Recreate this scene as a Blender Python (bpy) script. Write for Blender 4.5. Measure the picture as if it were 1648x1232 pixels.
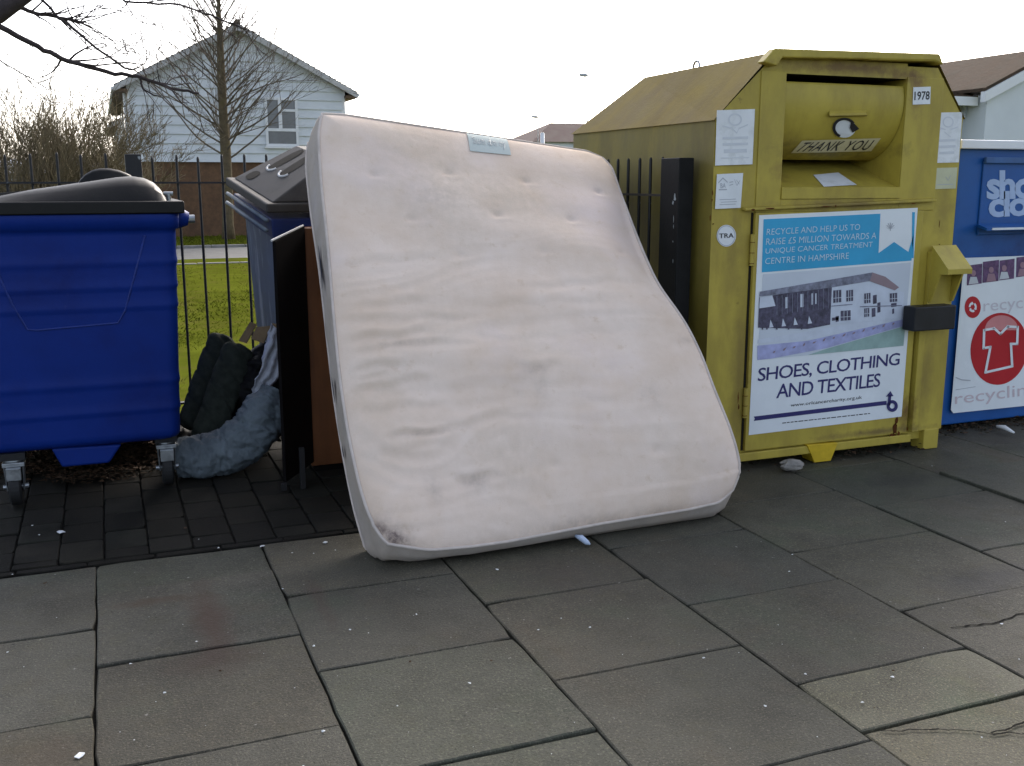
import bpy, bmesh, math, random
from mathutils import Vector, Matrix

random.seed(7)
sc = bpy.context.scene
for o in list(bpy.data.objects):
    bpy.data.objects.remove(o, do_unlink=True)
COL = sc.collection

# ------------------------------------------------------------------ camera
F, CX, CY, H = 1635.2, 824.0, 616.0, 1.42          # focal length in photo pixels, principal point, eye height
PITCH, YAW = 0.19639, 0.37852
cam = bpy.data.cameras.new('camera')
cam.sensor_width = 36.0
cam.lens = 36.0 * F / 1648.0
cam.clip_end = 2000.0
cam.clip_start = 0.05
camo = bpy.data.objects.new('camera', cam)
COL.objects.link(camo)
camo.location = (0, 0, H)
camo.rotation_euler = (math.pi / 2 - PITCH, 0, -YAW)
sc.camera = camo

# ------------------------------------------------------------------ light
SUN_EL, SUN_AZ = math.radians(30), math.radians(36)     # azimuth measured from +Y towards +X
w = bpy.data.worlds.new('World')
sc.world = w
w.use_nodes = True
nt = w.node_tree
nt.nodes.clear()
out = nt.nodes.new('ShaderNodeOutputWorld')
bg = nt.nodes.new('ShaderNodeBackground')
sky = nt.nodes.new('ShaderNodeTexSky')
sky.sky_type = 'NISHITA'
sky.sun_disc = False
sky.sun_elevation = SUN_EL
sky.sun_rotation = SUN_AZ
sky.air_density = 0.6
sky.dust_density = 3.0
sky.ozone_density = 0.5
bg.inputs['Strength'].default_value = 0.15
hs = nt.nodes.new('ShaderNodeHueSaturation')          # thin bright cloud: a paler sky
hs.inputs['Saturation'].default_value = 0.62
nt.links.new(sky.outputs[0], hs.inputs['Color'])
nt.links.new(hs.outputs[0], bg.inputs[0])
nt.links.new(bg.outputs[0], out.inputs[0])
sun = bpy.data.lights.new('sun', 'SUN')
sun.energy = 0.7
sun.angle = math.radians(24)
sun.color = (1.0, 0.9, 0.76)
suno = bpy.data.objects.new('sun', sun)
COL.objects.link(suno)
sd = Vector((math.sin(SUN_AZ) * math.cos(SUN_EL), math.cos(SUN_AZ) * math.cos(SUN_EL), math.sin(SUN_EL)))
suno.rotation_euler = (-sd).to_track_quat('-Z', 'Y').to_euler()
suno.location = sd * 50
sc.view_settings.view_transform = 'Standard'
sc.view_settings.look = 'None'
sc.view_settings.gamma = 1.0
sc.view_settings.exposure = 1.55

# ------------------------------------------------------------------ helpers
V3 = Vector
_cp, _sp, _cy, _sy = math.cos(PITCH), math.sin(PITCH), math.cos(YAW), math.sin(YAW)
R_F = V3((_sy * _cp, _cy * _cp, -_sp))
R_R = V3((_cy, -_sy, 0))
R_D = R_F.cross(R_R)
CAM = V3((0, 0, H))


def ray(px, py):
    return R_R * ((px - CX) / F) + R_D * ((py - CY) / F) + R_F


def Pv(px, py, v):
    """the point on the plane y = v that the photo shows at (px, py)"""
    d = ray(px, py)
    return CAM + d * (v / d.y)


def Pu(px, py, u):
    d = ray(px, py)
    return CAM + d * (u / d.x)


def Pz(px, py, z=0.0):
    d = ray(px, py)
    return CAM + d * ((z - H) / d.z)


def Ppl(px, py, p0, n):
    d = ray(px, py)
    return CAM + d * ((p0 - CAM).dot(n) / d.dot(n))


def Pd(px, py, depth):
    return CAM + ray(px, py) * depth


def px_of(p):
    d = p - CAM
    z = d.dot(R_F)
    return CX + F * d.dot(R_R) / z, CY + F * d.dot(R_D) / z


ORIG = {}


class MB:
    def __init__(self):
        self.v, self.f, self.mi, self.col = [], [], [], []

    def add(self, vs, fs, mi=0):
        o = len(self.v)
        self.v += [V3(p) for p in vs]
        for f in fs:
            self.f.append([o + i for i in f])
            self.mi.append(mi)
        return self

    def box(self, a, b, mi=0):
        x0, y0, z0 = a
        x1, y1, z1 = b
        return self.hexa([(x0, y0, z0), (x1, y0, z0), (x1, y1, z0), (x0, y1, z0),
                          (x0, y0, z1), (x1, y0, z1), (x1, y1, z1), (x0, y1, z1)], mi)

    def hexa(self, p, mi=0):
        return self.add(p, [(0, 3, 2, 1), (4, 5, 6, 7), (0, 1, 5, 4), (1, 2, 6, 5), (2, 3, 7, 6), (3, 0, 4, 7)], mi)

    def prism(self, poly, off, mi=0):
        n = len(poly)
        off = V3(off)
        vs = [V3(p) for p in poly] + [V3(p) + off for p in poly]
        fs = [tuple(range(n)), tuple(range(2 * n - 1, n - 1, -1))]
        fs += [(i, i + n, (i + 1) % n + n, (i + 1) % n) for i in range(n)]
        return self.add(vs, fs, mi)

    def poly(self, pts, mi=0):
        return self.add(pts, [tuple(range(len(pts)))], mi)

    def tube(self, pts, radii, n=8, cap=True, mi=0, closed=False):
        pts = [V3(p) for p in pts]
        if not hasattr(radii, '__len__'):
            radii = [radii] * len(pts)
        m = len(pts)
        up = V3((0.31, 0.17, 0.93)).normalized()
        o = len(self.v)
        for i, p in enumerate(pts):
            if closed:
                t = pts[(i + 1) % m] - pts[i - 1]
            else:
                t = pts[min(i + 1, m - 1)] - pts[max(i - 1, 0)]
            if t.length < 1e-9:
                t = V3((0, 0, 1))
            t.normalize()
            a = t.cross(up)
            if a.length < 0.05:
                a = t.cross(V3((1, 0, 0)))
            a.normalize()
            b = t.cross(a)
            for k in range(n):
                an = 2 * math.pi * k / n
                self.v.append(p + (a * math.cos(an) + b * math.sin(an)) * radii[i])
        for i in range(m if closed else m - 1):
            j = (i + 1) % m
            for k in range(n):
                l = (k + 1) % n
                self.f.append([o + i * n + k, o + i * n + l, o + j * n + l, o + j * n + k])
                self.mi.append(mi)
        if cap and not closed:
            self.f.append([o + k for k in range(n)][::-1])
            self.f.append([o + (m - 1) * n + k for k in range(n)])
            self.mi += [mi, mi]
        return self

    def cyl(self, a, b, r, n=16, mi=0):
        return self.tube([a, b], [r, r], n, True, mi)

    def grid(self, rows, mi=0, wrap=False):
        o = len(self.v)
        nr, nc = len(rows), len(rows[0])
        for r in rows:
            self.v += [V3(p) for p in r]
        for i in range(nr - 1):
            for j in range(nc if wrap else nc - 1):
                k = (j + 1) % nc
                self.f.append([o + i * nc + j, o + i * nc + k, o + (i + 1) * nc + k, o + (i + 1) * nc + j])
                self.mi.append(mi)
        return self

    def build(self, name, mats, parent=None, smooth=False, bevel=0.0, seg=2, auto=False, fix=True):
        me = bpy.data.meshes.new(name)
        org = ORIG.get(parent.name, V3((0, 0, 0))) if parent else V3((0, 0, 0))
        me.from_pydata([tuple(p - org) for p in self.v], [], self.f)
        if not isinstance(mats, (list, tuple)):
            mats = [mats]
        for m in mats:
            me.materials.append(m)
        for p, i in zip(me.polygons, self.mi):
            p.material_index = i
            p.use_smooth = smooth
        if fix:
            bm = bmesh.new()
            bm.from_mesh(me)
            bmesh.ops.recalc_face_normals(bm, faces=bm.faces)
            bm.to_mesh(me)
            bm.free()
        ob = bpy.data.objects.new(name, me)
        COL.objects.link(ob)
        if parent:
            ob.parent = parent
        ORIG[ob.name] = org
        if bevel:
            b = ob.modifiers.new('bevel', 'BEVEL')
            b.width = bevel
            b.segments = seg
            b.limit_method = 'ANGLE'
            b.angle_limit = math.radians(30)
            b.harden_normals = False
        if auto:
            for p in me.polygons:
                p.use_smooth = True
            try:
                me.set_sharp_from_angle(angle=math.radians(35))
            except Exception:
                pass
        return ob


def thing(name, label, cat, loc, group=None):
    o = bpy.data.objects.new(name, None)
    COL.objects.link(o)
    o.location = loc
    o.empty_display_size = 0.1
    ORIG[o.name] = V3(loc)
    o['label'] = label
    o['category'] = cat
    if group:
        o['group'] = group
    return o


def tag(o, label, cat, group=None, kind=None):
    o['label'] = label
    o['category'] = cat
    if group:
        o['group'] = group
    if kind:
        o['kind'] = kind
    return o


def struct(o):
    o['kind'] = 'structure'
    return o


# ------------------------------------------------------------------ materials
def _mix(nt, fac, a, b, typ='MIX'):
    m = nt.nodes.new('ShaderNodeMix')
    m.data_type = 'RGBA'
    m.blend_type = typ
    for s, val in ((m.inputs[0], fac), (m.inputs[6], a), (m.inputs[7], b)):
        if hasattr(val, 'is_linked') or hasattr(val, 'links'):
            nt.links.new(val, s)
        elif isinstance(val, (tuple, list)):
            s.default_value = (*val[:3], 1)
        else:
            s.default_value = val
    return m.outputs[2]


def _noise(nt, vec, scale, detail=6, rough=0.6, stretch=None):
    if stretch:
        mp = nt.nodes.new('ShaderNodeMapping')
        mp.inputs['Scale'].default_value = stretch
        nt.links.new(vec, mp.inputs[0])
        vec = mp.outputs[0]
    n = nt.nodes.new('ShaderNodeTexNoise')
    n.inputs['Scale'].default_value = scale
    n.inputs['Detail'].default_value = detail
    n.inputs['Roughness'].default_value = rough
    nt.links.new(vec, n.inputs['Vector'])
    return n.outputs['Fac']


def _ramp(nt, val, lo, hi):
    m = nt.nodes.new('ShaderNodeMapRange')
    m.inputs[1].default_value = lo
    m.inputs[2].default_value = hi
    nt.links.new(val, m.inputs[0])
    return m.outputs[0]


def add_stains(nt, tc, c, stains):
    """stains of a fixed shape at fixed places: (centre xyz, radii xyz, colour, strength)"""
    wob = _noise(nt, tc, 14, 7, .72)
    for ctr, rad, colr, k in stains:
        mp = nt.nodes.new('ShaderNodeMapping')
        mp.inputs['Location'].default_value = tuple(-a / r if r else 0 for a, r in zip(ctr, rad))
        mp.inputs['Scale'].default_value = tuple(1 / r if r else 0 for r in rad)
        nt.links.new(tc, mp.inputs[0])
        ln = nt.nodes.new('ShaderNodeVectorMath')
        ln.operation = 'LENGTH'
        nt.links.new(mp.outputs[0], ln.inputs[0])
        ad = nt.nodes.new('ShaderNodeMath')
        ad.operation = 'MULTIPLY_ADD'
        nt.links.new(wob, ad.inputs[0])
        ad.inputs[1].default_value = 2.4
        nt.links.new(ln.outputs['Value'], ad.inputs[2])
        mr = nt.nodes.new('ShaderNodeMapRange')
        mr.inputs[1].default_value = 1.35
        mr.inputs[2].default_value = 2.4
        mr.inputs[3].default_value = k
        mr.inputs[4].default_value = 0.0
        nt.links.new(ad.outputs[0], mr.inputs[0])
        c = _mix(nt, mr.outputs[0], c, colr)
    return c


def M(name, col, rough=0.6, var=0.25, scale=6.0, bump=0.0, bscale=60.0, metal=0.0, spec=0.4,
      dirt=None, dscale=3.0, dlo=0.5, dhi=0.7, stretch=None, dirt2=None, d2scale=20.0, d2lo=0.6, d2hi=0.68,
      attr=None, bstretch=None, spot=None, stains=None):
    m = bpy.data.materials.new(name)
    m.use_nodes = True
    nt = m.node_tree
    bs = nt.nodes['Principled BSDF']
    bs.inputs['Roughness'].default_value = rough
    bs.inputs['Metallic'].default_value = metal
    bs.inputs['Specular IOR Level'].default_value = spec
    tc = nt.nodes.new('ShaderNodeTexCoord').outputs['Object']
    base = col
    if attr:
        a = nt.nodes.new('ShaderNodeAttribute')
        a.attribute_name = attr
        base = _mix(nt, 1.0, col, a.outputs['Color'], 'MULTIPLY')
    n = _noise(nt, tc, scale, 7, 0.62)
    f = _ramp(nt, n, 0.3, 0.7)
    dark = _mix(nt, 1.0, base, (1 - var,) * 3, 'MULTIPLY')
    lite = _mix(nt, 1.0, base, (1 + var,) * 3, 'MULTIPLY')
    c = _mix(nt, f, dark, lite)
    if dirt:
        d = _ramp(nt, _noise(nt, tc, dscale, 8, 0.68, stretch), dlo, dhi)
        c = _mix(nt, d, c, dirt)
    if dirt2:
        d = _ramp(nt, _noise(nt, tc, d2scale, 5, 0.6), d2lo, d2hi)
        c = _mix(nt, d, c, dirt2)
    if spot:
        d = _ramp(nt, _noise(nt, tc, spot[0], 2, 0.5), spot[1], spot[1] + 0.04)
        c = _mix(nt, d, c, spot[2])
    if stains:
        c = add_stains(nt, tc, c, stains)
    nt.links.new(c, bs.inputs['Base Color'])
    rr = nt.nodes.new('ShaderNodeMath')
    rr.operation = 'MULTIPLY_ADD'
    nt.links.new(n, rr.inputs[0])
    rr.inputs[1].default_value = 0.25
    rr.inputs[2].default_value = max(0.02, rough - 0.125)
    nt.links.new(rr.outputs[0], bs.inputs['Roughness'])
    if bump:
        bn = nt.nodes.new('ShaderNodeBump')
        bn.inputs['Strength'].default_value = min(1.0, bump)
        bn.inputs['Distance'].default_value = 0.01
        nt.links.new(_noise(nt, tc, bscale, 6, 0.6, bstretch), bn.inputs['Height'])
        nt.links.new(bn.outputs[0], bs.inputs['Normal'])
    return m


def flat(name, col, rough=0.45, var=0.08):
    return M(name, col, rough, var, 9.0)


YEL = (0.430, 0.335, 0.050)
RB, GR = (.12, .052, .018), (.15, .10, .035)
YSTAIN = [((.0, -.76, 1.955), (.42, 0, .035), RB, .75), ((.42, -.76, 1.86), (.05, 0, .13), (.19, .10, .04), .7), ((.34, -.76, 1.93), (.12, 0, .04), RB, .6),
          ((.0, -.76, 1.305), (.45, 0, .03), GR, .7), ((.49, -.76, .21), (.05, 0, .10), RB, .85), ((.30, -.76, .125), (.35, 0, .02), GR, .8),
          ((-.30, 0, 1.47), (.12, 0, .05), (.17, .09, .03), .7), ((-.55, -.76, .5), (.05, 0, .4), GR, .45), ((.60, -.76, .35), (.05, 0, .25), GR, .4),
          ((.0, -.7, 1.57), (.40, 0, .05), (.10, .075, .025), .7), ((-.62, -.76, 1.1), (.05, 0, .25), GR, .35), ((.66, -.76, 1.3), (.06, 0, .2), GR, .4)]
mat = dict(
    slab=None,
    brick=M('block_paving', (0.017, 0.016, 0.013), 0.85, 0.3, 9, 0.5, 140, spec=0.12, dirt=(0.008, 0.0075, 0.006), dscale=3, dlo=0.5, dhi=0.75, attr='tint'),
    joint=M('joint_dirt', (0.013, 0.012, 0.0095), 0.95, 0.4, 30, 0.5, 80, spec=0.1),
    soil=M('soil', (0.035, 0.028, 0.018), 0.95, 0.4, 12, 0.6, 50, spec=0.1),
    turf=M('turf', (0.083, 0.098, 0.011), 0.95, 0.35, 1.2, 0.6, 60, spec=0.0, dirt=(0.095, 0.085, 0.022), dscale=2.0),
    blade=M('grass_blade', (0.100, 0.113, 0.011), 0.9, 0.3, 3.0, spec=0.0, dirt=(0.13, 0.115, 0.025), dscale=1.6, dlo=0.52, dhi=0.72),
    asphalt=M('asphalt', (0.12, 0.12, 0.115), 0.85, 0.2, 3, 0.4, 80),
    kerb=M('kerb_concrete', (0.22, 0.21, 0.19), 0.8, 0.2, 6, 0.2, 60),
    yellow=M('faded_yellow_paint', YEL, 0.5, 0.14, 4, 0.06, 40, spec=0.4, dirt=(0.25, 0.18, 0.034), dscale=2.6, dlo=0.46, dhi=0.80,
             stretch=(1.6, 1.6, 0.5), dirt2=(0.09, 0.05, 0.015), d2scale=14, d2lo=0.70, d2hi=0.78, stains=YSTAIN),
    yroof=M('weathered_yellow_roof_paint', (0.185, 0.130, 0.018), 0.7, 0.2, 3, 0.12, 50, spec=.12, dirt=(0.115, 0.075, 0.018), dscale=2.4, dlo=0.42, dhi=0.75, stretch=(0.7, 1.5, 0.7)),
    yside=M('shaded_yellow_paint', (0.20, 0.158, 0.026), 0.55, 0.18, 3, 0.08, 40, dirt=(0.085, 0.06, 0.018), dscale=2.2, dlo=0.45, dhi=0.8, stretch=(1.5, 1.5, 0.4)),  # bank's side shade painted in as darker yellow, plus streaky dirt
    yfoot=M('bright_yellow_paint', (0.56, 0.38, 0.015), 0.5, 0.2, 10, 0.1, 40),
    rust=M('rust', (0.10, 0.035, 0.01), 0.9, 0.4, 25, 0.4, 60, spec=0.1),
    black=M('black_steel', (0.010, 0.010, 0.011), 0.5, 0.3, 12, 0.08, 60),
    blackpaint=M('black_railing_paint', (0.008, 0.008, 0.009), 0.5, 0.3, 20, 0.1, 60, spot=(14, 0.70, (0.28, 0.3, 0.3))),
    void=M('dark_inside', (0.012, 0.009, 0.004), 0.9, 0.3, 10),
    bin=M('blue_bin_plastic', (0.004, 0.024, 0.185), 0.5, 0.14, 4, 0.06, 120, spec=0.16, dirt=(0.004, 0.010, 0.085), dscale=2.0, dlo=0.5, dhi=0.8, dirt2=(.012, .025, .16), d2scale=30, d2lo=.66, d2hi=.74),
    binold=M('bleached_blue_plastic', (0.10, 0.13, 0.175), 0.6, 0.2, 5, 0.08, 100, dirt=(0.32, 0.35, 0.37), dscale=4.0, dlo=0.50, dhi=0.62, stretch=(2.6, 2.6, 0.35)),
    lid=M('black_lid_plastic', (0.009, 0.0085, 0.008), 0.5, 0.3, 6, 0.06, 90, spec=0.22, dirt=(0.028, 0.025, 0.020), dscale=4, dlo=0.5, dhi=0.8),
    lidold=M('dusty_grey_lid_plastic', (0.036, 0.031, 0.026), 0.62, 0.3, 9, 0.08, 90, dirt=(0.016, 0.014, 0.012), dscale=5, dlo=0.5, dhi=0.75),
    steel=M('zinc_steel', (0.36, 0.38, 0.39), 0.35, 0.3, 20, 0.1, 60, metal=0.8),
    rubber=M('black_rubber', (0.012, 0.012, 0.012), 0.7, 0.2, 20),
    wood=M('brown_wood_veneer', (0.135, 0.050, 0.015), 0.5, 0.2, 5, 0.05, 40, stretch=(6, 6, 0.5), dirt=(0.085, 0.030, 0.010), dscale=2.5, dlo=0.45, dhi=0.75),
    darkwood=M('dark_door_board', (0.006, 0.005, 0.005), 0.8, 0.3, 6, 0.05, 40, spec=.06),
    edging=M('white_board_edge', (0.55, 0.55, 0.53), 0.6, 0.15, 12),
    fabric=None,
    carpet=M('dark_green_felt', (0.034, 0.040, 0.032), 0.95, 0.3, 25, 0.8, 180, spec=0.1),
    darkbag=M('black_bin_bag', (0.006, 0.006, 0.006), 0.6, 0.2, 8, 0.7, 16, spec=0.15),
    sack=M('grey_blue_woven_plastic', (0.115, 0.14, 0.155), 0.6, 0.3, 12, 1.0, 30, spec=0.2, dirt=(0.05, 0.06, 0.07), dscale=6, dlo=0.45, dhi=0.7),
    sheet=M('white_plastic_sheet', (0.42, 0.44, 0.50), 0.5, 0.2, 12, 0.8, 16, dirt=(0.25, 0.26, 0.27), dscale=7, dlo=0.5, dhi=0.7),
    card=M('brown_cardboard', (0.26, 0.18, 0.10), 0.85, 0.2, 12, 0.15, 40),
    siding=M('white_weatherboard', (0.66, 0.69, 0.70), 0.55, 0.06, 2, 0.04, 10, dirt=(0.60, 0.63, 0.64), dscale=0.7),
    upvc=M('white_plastic_frame', (0.74, 0.75, 0.75), 0.4, 0.05, 2),
    glass=M('window_glass', (0.14, 0.145, 0.15), 0.08, 0.3, 1.2, spec=0.6),
    curtain=M('grey_net_curtain', (0.26, 0.26, 0.25), 0.9, 0.2, 3),
    housebrick=M('brown_brickwork', (0.135, 0.075, 0.040), 0.9, 0.25, 8, 0.3, 20, dirt=(0.09, 0.05, 0.03), dscale=1.5),
    tile=M('brown_roof_tile', (0.075, 0.050, 0.036), 0.85, 0.3, 3, 0.8, 5, dirt=(0.09, 0.08, 0.05), dscale=1.0),
    soffit=M('brown_soffit_board', (0.10, 0.062, 0.036), 0.8, 0.2, 5),
    verge=M('pale_bargeboard', (0.48, 0.47, 0.45), 0.7, 0.15, 4),
    bark=M('brown_bark', (0.105, 0.082, 0.05), 0.9, 0.3, 9, 0.8, 35, spec=0.1, dirt=(0.13, 0.105, 0.045), dscale=3),
    twig=M('brown_twig', (0.125, 0.105, 0.08), 0.9, 0.3, 4, spec=0.1),
    bushtwig=M('olive_shrub_twig', (0.15, 0.122, 0.075), 0.9, 0.35, 2, spec=0.1),
    branch=M('dark_grey_bark', (0.055, 0.045, 0.045), 0.85, 0.3, 12, 0.5, 60, spec=0.15),
    lamp=M('grey_lamp_metal', (0.45, 0.46, 0.47), 0.5, 0.1, 3),  # metal paled, and pole thinned, to stand in for sky glare
    paper=M('white_vinyl', (0.74, 0.78, 0.79), 0.35, 0.05, 3, dirt=(0.68, 0.72, 0.73), dscale=2.5),
    sticker=M('faded_white_sticker', (0.74, 0.76, 0.76), 0.5, 0.06, 6, dirt=(0.64, 0.66, 0.65), dscale=9, dlo=0.5, dhi=0.6),
    cyan=M('cyan_print', (0.034, 0.34, 0.58), 0.4, 0.10, 3),
    navy=flat('navy_print', (0.030, 0.028, 0.13)),
    ink=flat('dark_print', (0.02, 0.02, 0.022)),
    grey=flat('grey_print', (0.40, 0.42, 0.45)),
    pale=flat('pale_print', (0.52, 0.55, 0.57)),
    white=flat('white_print', (0.72, 0.75, 0.76)),
    bankblue=M('blue_bank_paint', (0.010, 0.088, 0.31), 0.45, 0.15, 4, 0.05, 60, dirt=(0.010, 0.045, 0.17), dscale=2.0),
    red=M('red_print', (0.44, 0.011, 0.02), 0.4, 0.12, 4),
    pink=flat('pink_print', (0.56, 0.22, 0.22)),
    palepink=flat('faded_pink_print', (0.58, 0.55, 0.58)),
    purple=M('purple_photo_print', (0.11, 0.055, 0.13), 0.45, 0.5, 40),
    litter=flat('white_scrap', (0.72, 0.74, 0.74)),
    leafy=M('dead_leaf', (0.060, 0.032, 0.015), 0.9, 0.4, 20),
    wrapper=M('pale_blue_wrapper', (0.42, 0.50, 0.62), 0.25, 0.2, 40, 0.6, 60, spec=0.6),
    photo_dark=M('photo_dark_facade', (0.075, 0.07, 0.11), .45, .55, 45),
    photo_roof=M('photo_grey_roof', (0.19, 0.20, 0.26), 0.45, 0.45, 30),
    photo_wall=M('photo_pale_wall', (0.55, 0.60, 0.68), 0.45, 0.08, 20),
    photo_sky=M('photo_sky', (0.55, 0.60, 0.66), 0.45, 0.04, 4),
    photo_path=M('photo_lilac_path', (0.36, 0.38, 0.60), 0.45, 0.25, 14),
    photo_lawn=M('photo_green_lawn', (0.28, 0.41, 0.38), 0.45, 0.15, 14),
    photo_brown=flat('photo_brown_roof', (0.27, 0.20, 0.22)),
)


def slab_mat():
    m = bpy.data.materials.new('paving_concrete')
    m.use_nodes = True
    nt = m.node_tree
    bs = nt.nodes['Principled BSDF']
    bs.inputs['Specular IOR Level'].default_value = .22
    tc = nt.nodes.new('ShaderNodeTexCoord').outputs['Object']
    at = nt.nodes.new('ShaderNodeAttribute')
    at.attribute_name = 'tint'
    base = _mix(nt, 1.0, (.063, .061, .0475), at.outputs['Color'], 'MULTIPLY')
    # cloudy weathering, worn pale areas, damp dark areas, greenish film
    n1 = _ramp(nt, _noise(nt, tc, 2.6, 8, .7), .42, .72)
    c = _mix(nt, n1, base, _mix(nt, 1.0, base, (.46, .45, .43), 'MULTIPLY'))
    n2 = _ramp(nt, _noise(nt, tc, 6.5, 8, .7), .52, .74)
    c = _mix(nt, n2, c, _mix(nt, 1.0, base, (1.45, 1.42, 1.35), 'MULTIPLY'))
    n3 = _ramp(nt, _noise(nt, tc, 1.7, 4, .6), .55, .75)
    c = _mix(nt, n3, c, _mix(nt, 1.0, base, (.86, 1.06, .90), 'MULTIPLY'))
    n6 = _ramp(nt, _noise(nt, tc, 2.1, 4, .6, (1.3, .8, 1)), .56, .75)
    c = _mix(nt, n6, c, _mix(nt, 1.0, base, (1.10, .97, .88), 'MULTIPLY'))
    # aggregate grain
    n4 = _ramp(nt, _noise(nt, tc, 140, 5, .75), .53, .68)
    c = _mix(nt, n4, c, _mix(nt, 1.0, base, (2.5, 2.4, 2.25), 'MULTIPLY'))
    n5 = _ramp(nt, _noise(nt, tc, 150, 3, .6, (1.1, .9, 1)), .58, .70)
    c = _mix(nt, n5, c, _mix(nt, 1.0, base, (.30, .30, .30), 'MULTIPLY'))
    for sc_, th, col in ((48, .735, (.22, .21, .19)), (30, .755, (.012, .011, .010))):
        d = _ramp(nt, _noise(nt, tc, sc_, 2, .5), th, th + .03)
        c = _mix(nt, d, c, col)
    # old rust and drink stains lying at fixed places on the slabs
    wob = _noise(nt, tc, 9, 6, .7)
    for (x, y, rx, ry, col, k) in ((.235, 3.28, .06, .30, (.052, .030, .020), .8), (.05, 3.50, .16, .035, (.052, .034, .021), .75), (.22, 2.98, .13, .09, (.046, .030, .022), .7),
                                   (.60, 3.30, .03, .22, (.055, .03, .024), .4), (-.25, 2.55, .14, .2, (.075, .055, .035), .5), (2.9, 2.6, .3, .12, (.03, .03, .032), .6),
                                   (3.5, 3.7, .2, .1, (.025, .025, .024), .6), (1.5, 3.2, .25, .2, (.05, .04, .036), .4), (1.95, 1.6, .2, .2, (.09, .085, .06), .4)):
        mp = nt.nodes.new('ShaderNodeMapping')
        mp.inputs['Location'].default_value = (-x / rx, -y / ry, 0)
        mp.inputs['Scale'].default_value = (1 / rx, 1 / ry, 0)
        nt.links.new(tc, mp.inputs[0])
        ln = nt.nodes.new('ShaderNodeVectorMath')
        ln.operation = 'LENGTH'
        nt.links.new(mp.outputs[0], ln.inputs[0])
        ad = nt.nodes.new('ShaderNodeMath')
        ad.operation = 'MULTIPLY_ADD'
        nt.links.new(wob, ad.inputs[0])
        ad.inputs[1].default_value = 1.8
        nt.links.new(ln.outputs['Value'], ad.inputs[2])
        mr = nt.nodes.new('ShaderNodeMapRange')
        mr.inputs[1].default_value = 1.2
        mr.inputs[2].default_value = 2.2
        mr.inputs[3].default_value = k
        mr.inputs[4].default_value = 0.0
        nt.links.new(ad.outputs[0], mr.inputs[0])
        c = _mix(nt, mr.outputs[0], c, col)
    nt.links.new(c, bs.inputs['Base Color'])
    rr = nt.nodes.new('ShaderNodeMapRange')
    rr.inputs[3].default_value = .62
    rr.inputs[4].default_value = .9
    nt.links.new(n2, rr.inputs[0])
    nt.links.new(rr.outputs[0], bs.inputs['Roughness'])
    b = nt.nodes.new('ShaderNodeBump')
    b.inputs['Strength'].default_value = .9
    b.inputs['Distance'].default_value = .004
    h = nt.nodes.new('ShaderNodeMath')
    h.operation = 'ADD'
    nt.links.new(_noise(nt, tc, 130, 5, .65), h.inputs[0])
    nt.links.new(_noise(nt, tc, 14, 4, .6), h.inputs[1])
    nt.links.new(h.outputs[0], b.inputs['Height'])
    nt.links.new(b.outputs[0], bs.inputs['Normal'])
    return m


mat['slab'] = slab_mat()

# ------------------------------------------------------------------ lettering
def text2d(s, shear=0.0, offset=0.0, spacing=1.0, line=1.0, align='LEFT'):
    cu = bpy.data.curves.new('lettering', 'FONT')
    cu.body = s
    cu.fill_mode = 'FRONT'
    cu.resolution_u = 3
    cu.shear = shear
    cu.offset = offset
    cu.space_character = spacing
    cu.space_line = line
    cu.align_x = align
    ob = bpy.data.objects.new('lettering', cu)
    COL.objects.link(ob)
    dg = bpy.context.evaluated_depsgraph_get()
    me = bpy.data.meshes.new_from_object(ob.evaluated_get(dg))
    vs = [(v.co.x, v.co.y) for v in me.vertices]
    fs = [tuple(p.vertices) for p in me.polygons]
    bpy.data.objects.remove(ob, do_unlink=True)
    bpy.data.meshes.remove(me)
    bpy.data.curves.remove(cu)
    x0, x1 = min(p[0] for p in vs), max(p[0] for p in vs)
    y0, y1 = min(p[1] for p in vs), max(p[1] for p in vs)
    return [((x - x0) / (x1 - x0), (y - y0) / (y1 - y0)) for x, y in vs], fs


def bil(q, s, t):
    """q = bottom-left, bottom-right, top-right, top-left"""
    a = q[0].lerp(q[1], s)
    b = q[3].lerp(q[2], s)
    return a.lerp(b, t)


def put_text(mb, s, q, mi=0, fn=None, **kw):
    vs, fs = text2d(s, **kw)
    fn = fn or (lambda x, y: bil(q, x, y))
    mb.add([fn(x, y) for x, y in vs], fs, mi)


def quadpx(c, fn):
    """photo corners bl, br, tr, tl -> points"""
    return [fn(x, y) for x, y in c]


# ================================================================== SETTING: ground
def ground_z(u, v):
    if v < 6.3:
        return -0.03
    t = min(1.0, (v - 6.3) / 20.0)
    return -0.03 - 0.40 * t


mb = MB()
vs_ = [-60, -20, -5, 0, 3, 6.0, 6.3, 7, 8, 10, 12, 15, 18, 22, 26.4, 34, 60, 120, 300, 900]
us_ = [-600, -200, -60, -30, -15, -8, -4, -2, 0, 2, 4, 6, 8, 12, 20, 40, 80, 250, 700]
mb.grid([[(u, v, ground_z(u, v) + (0.0 if v < 6.3 or v > 24 else 0.03 * math.sin(u * 1.7 + v))) for u in us_] for v in vs_])
g = struct(mb.build('ground', mat['turf'], smooth=True))

# the road beyond the lawn: kerbs, carriageway, far pavement strip
RZ = -0.41
V_R0, V_R1 = 23.3, 29.6
mb = MB()
mb.box((-120, V_R0, -0.6), (160, V_R1, RZ))
struct(mb.build('road', mat['asphalt']))
mb = MB()
for v in (V_R0 - 0.14, V_R1 + 0.004):
    for k in range(-40, 60):
        mb.box((k * 0.92, v, -0.6), (k * 0.92 + 0.905, v + 0.13, RZ + 0.07 + random.uniform(-.004, .004)))
struct(mb.build('kerb', mat['kerb'], bevel=0.015))

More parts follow.
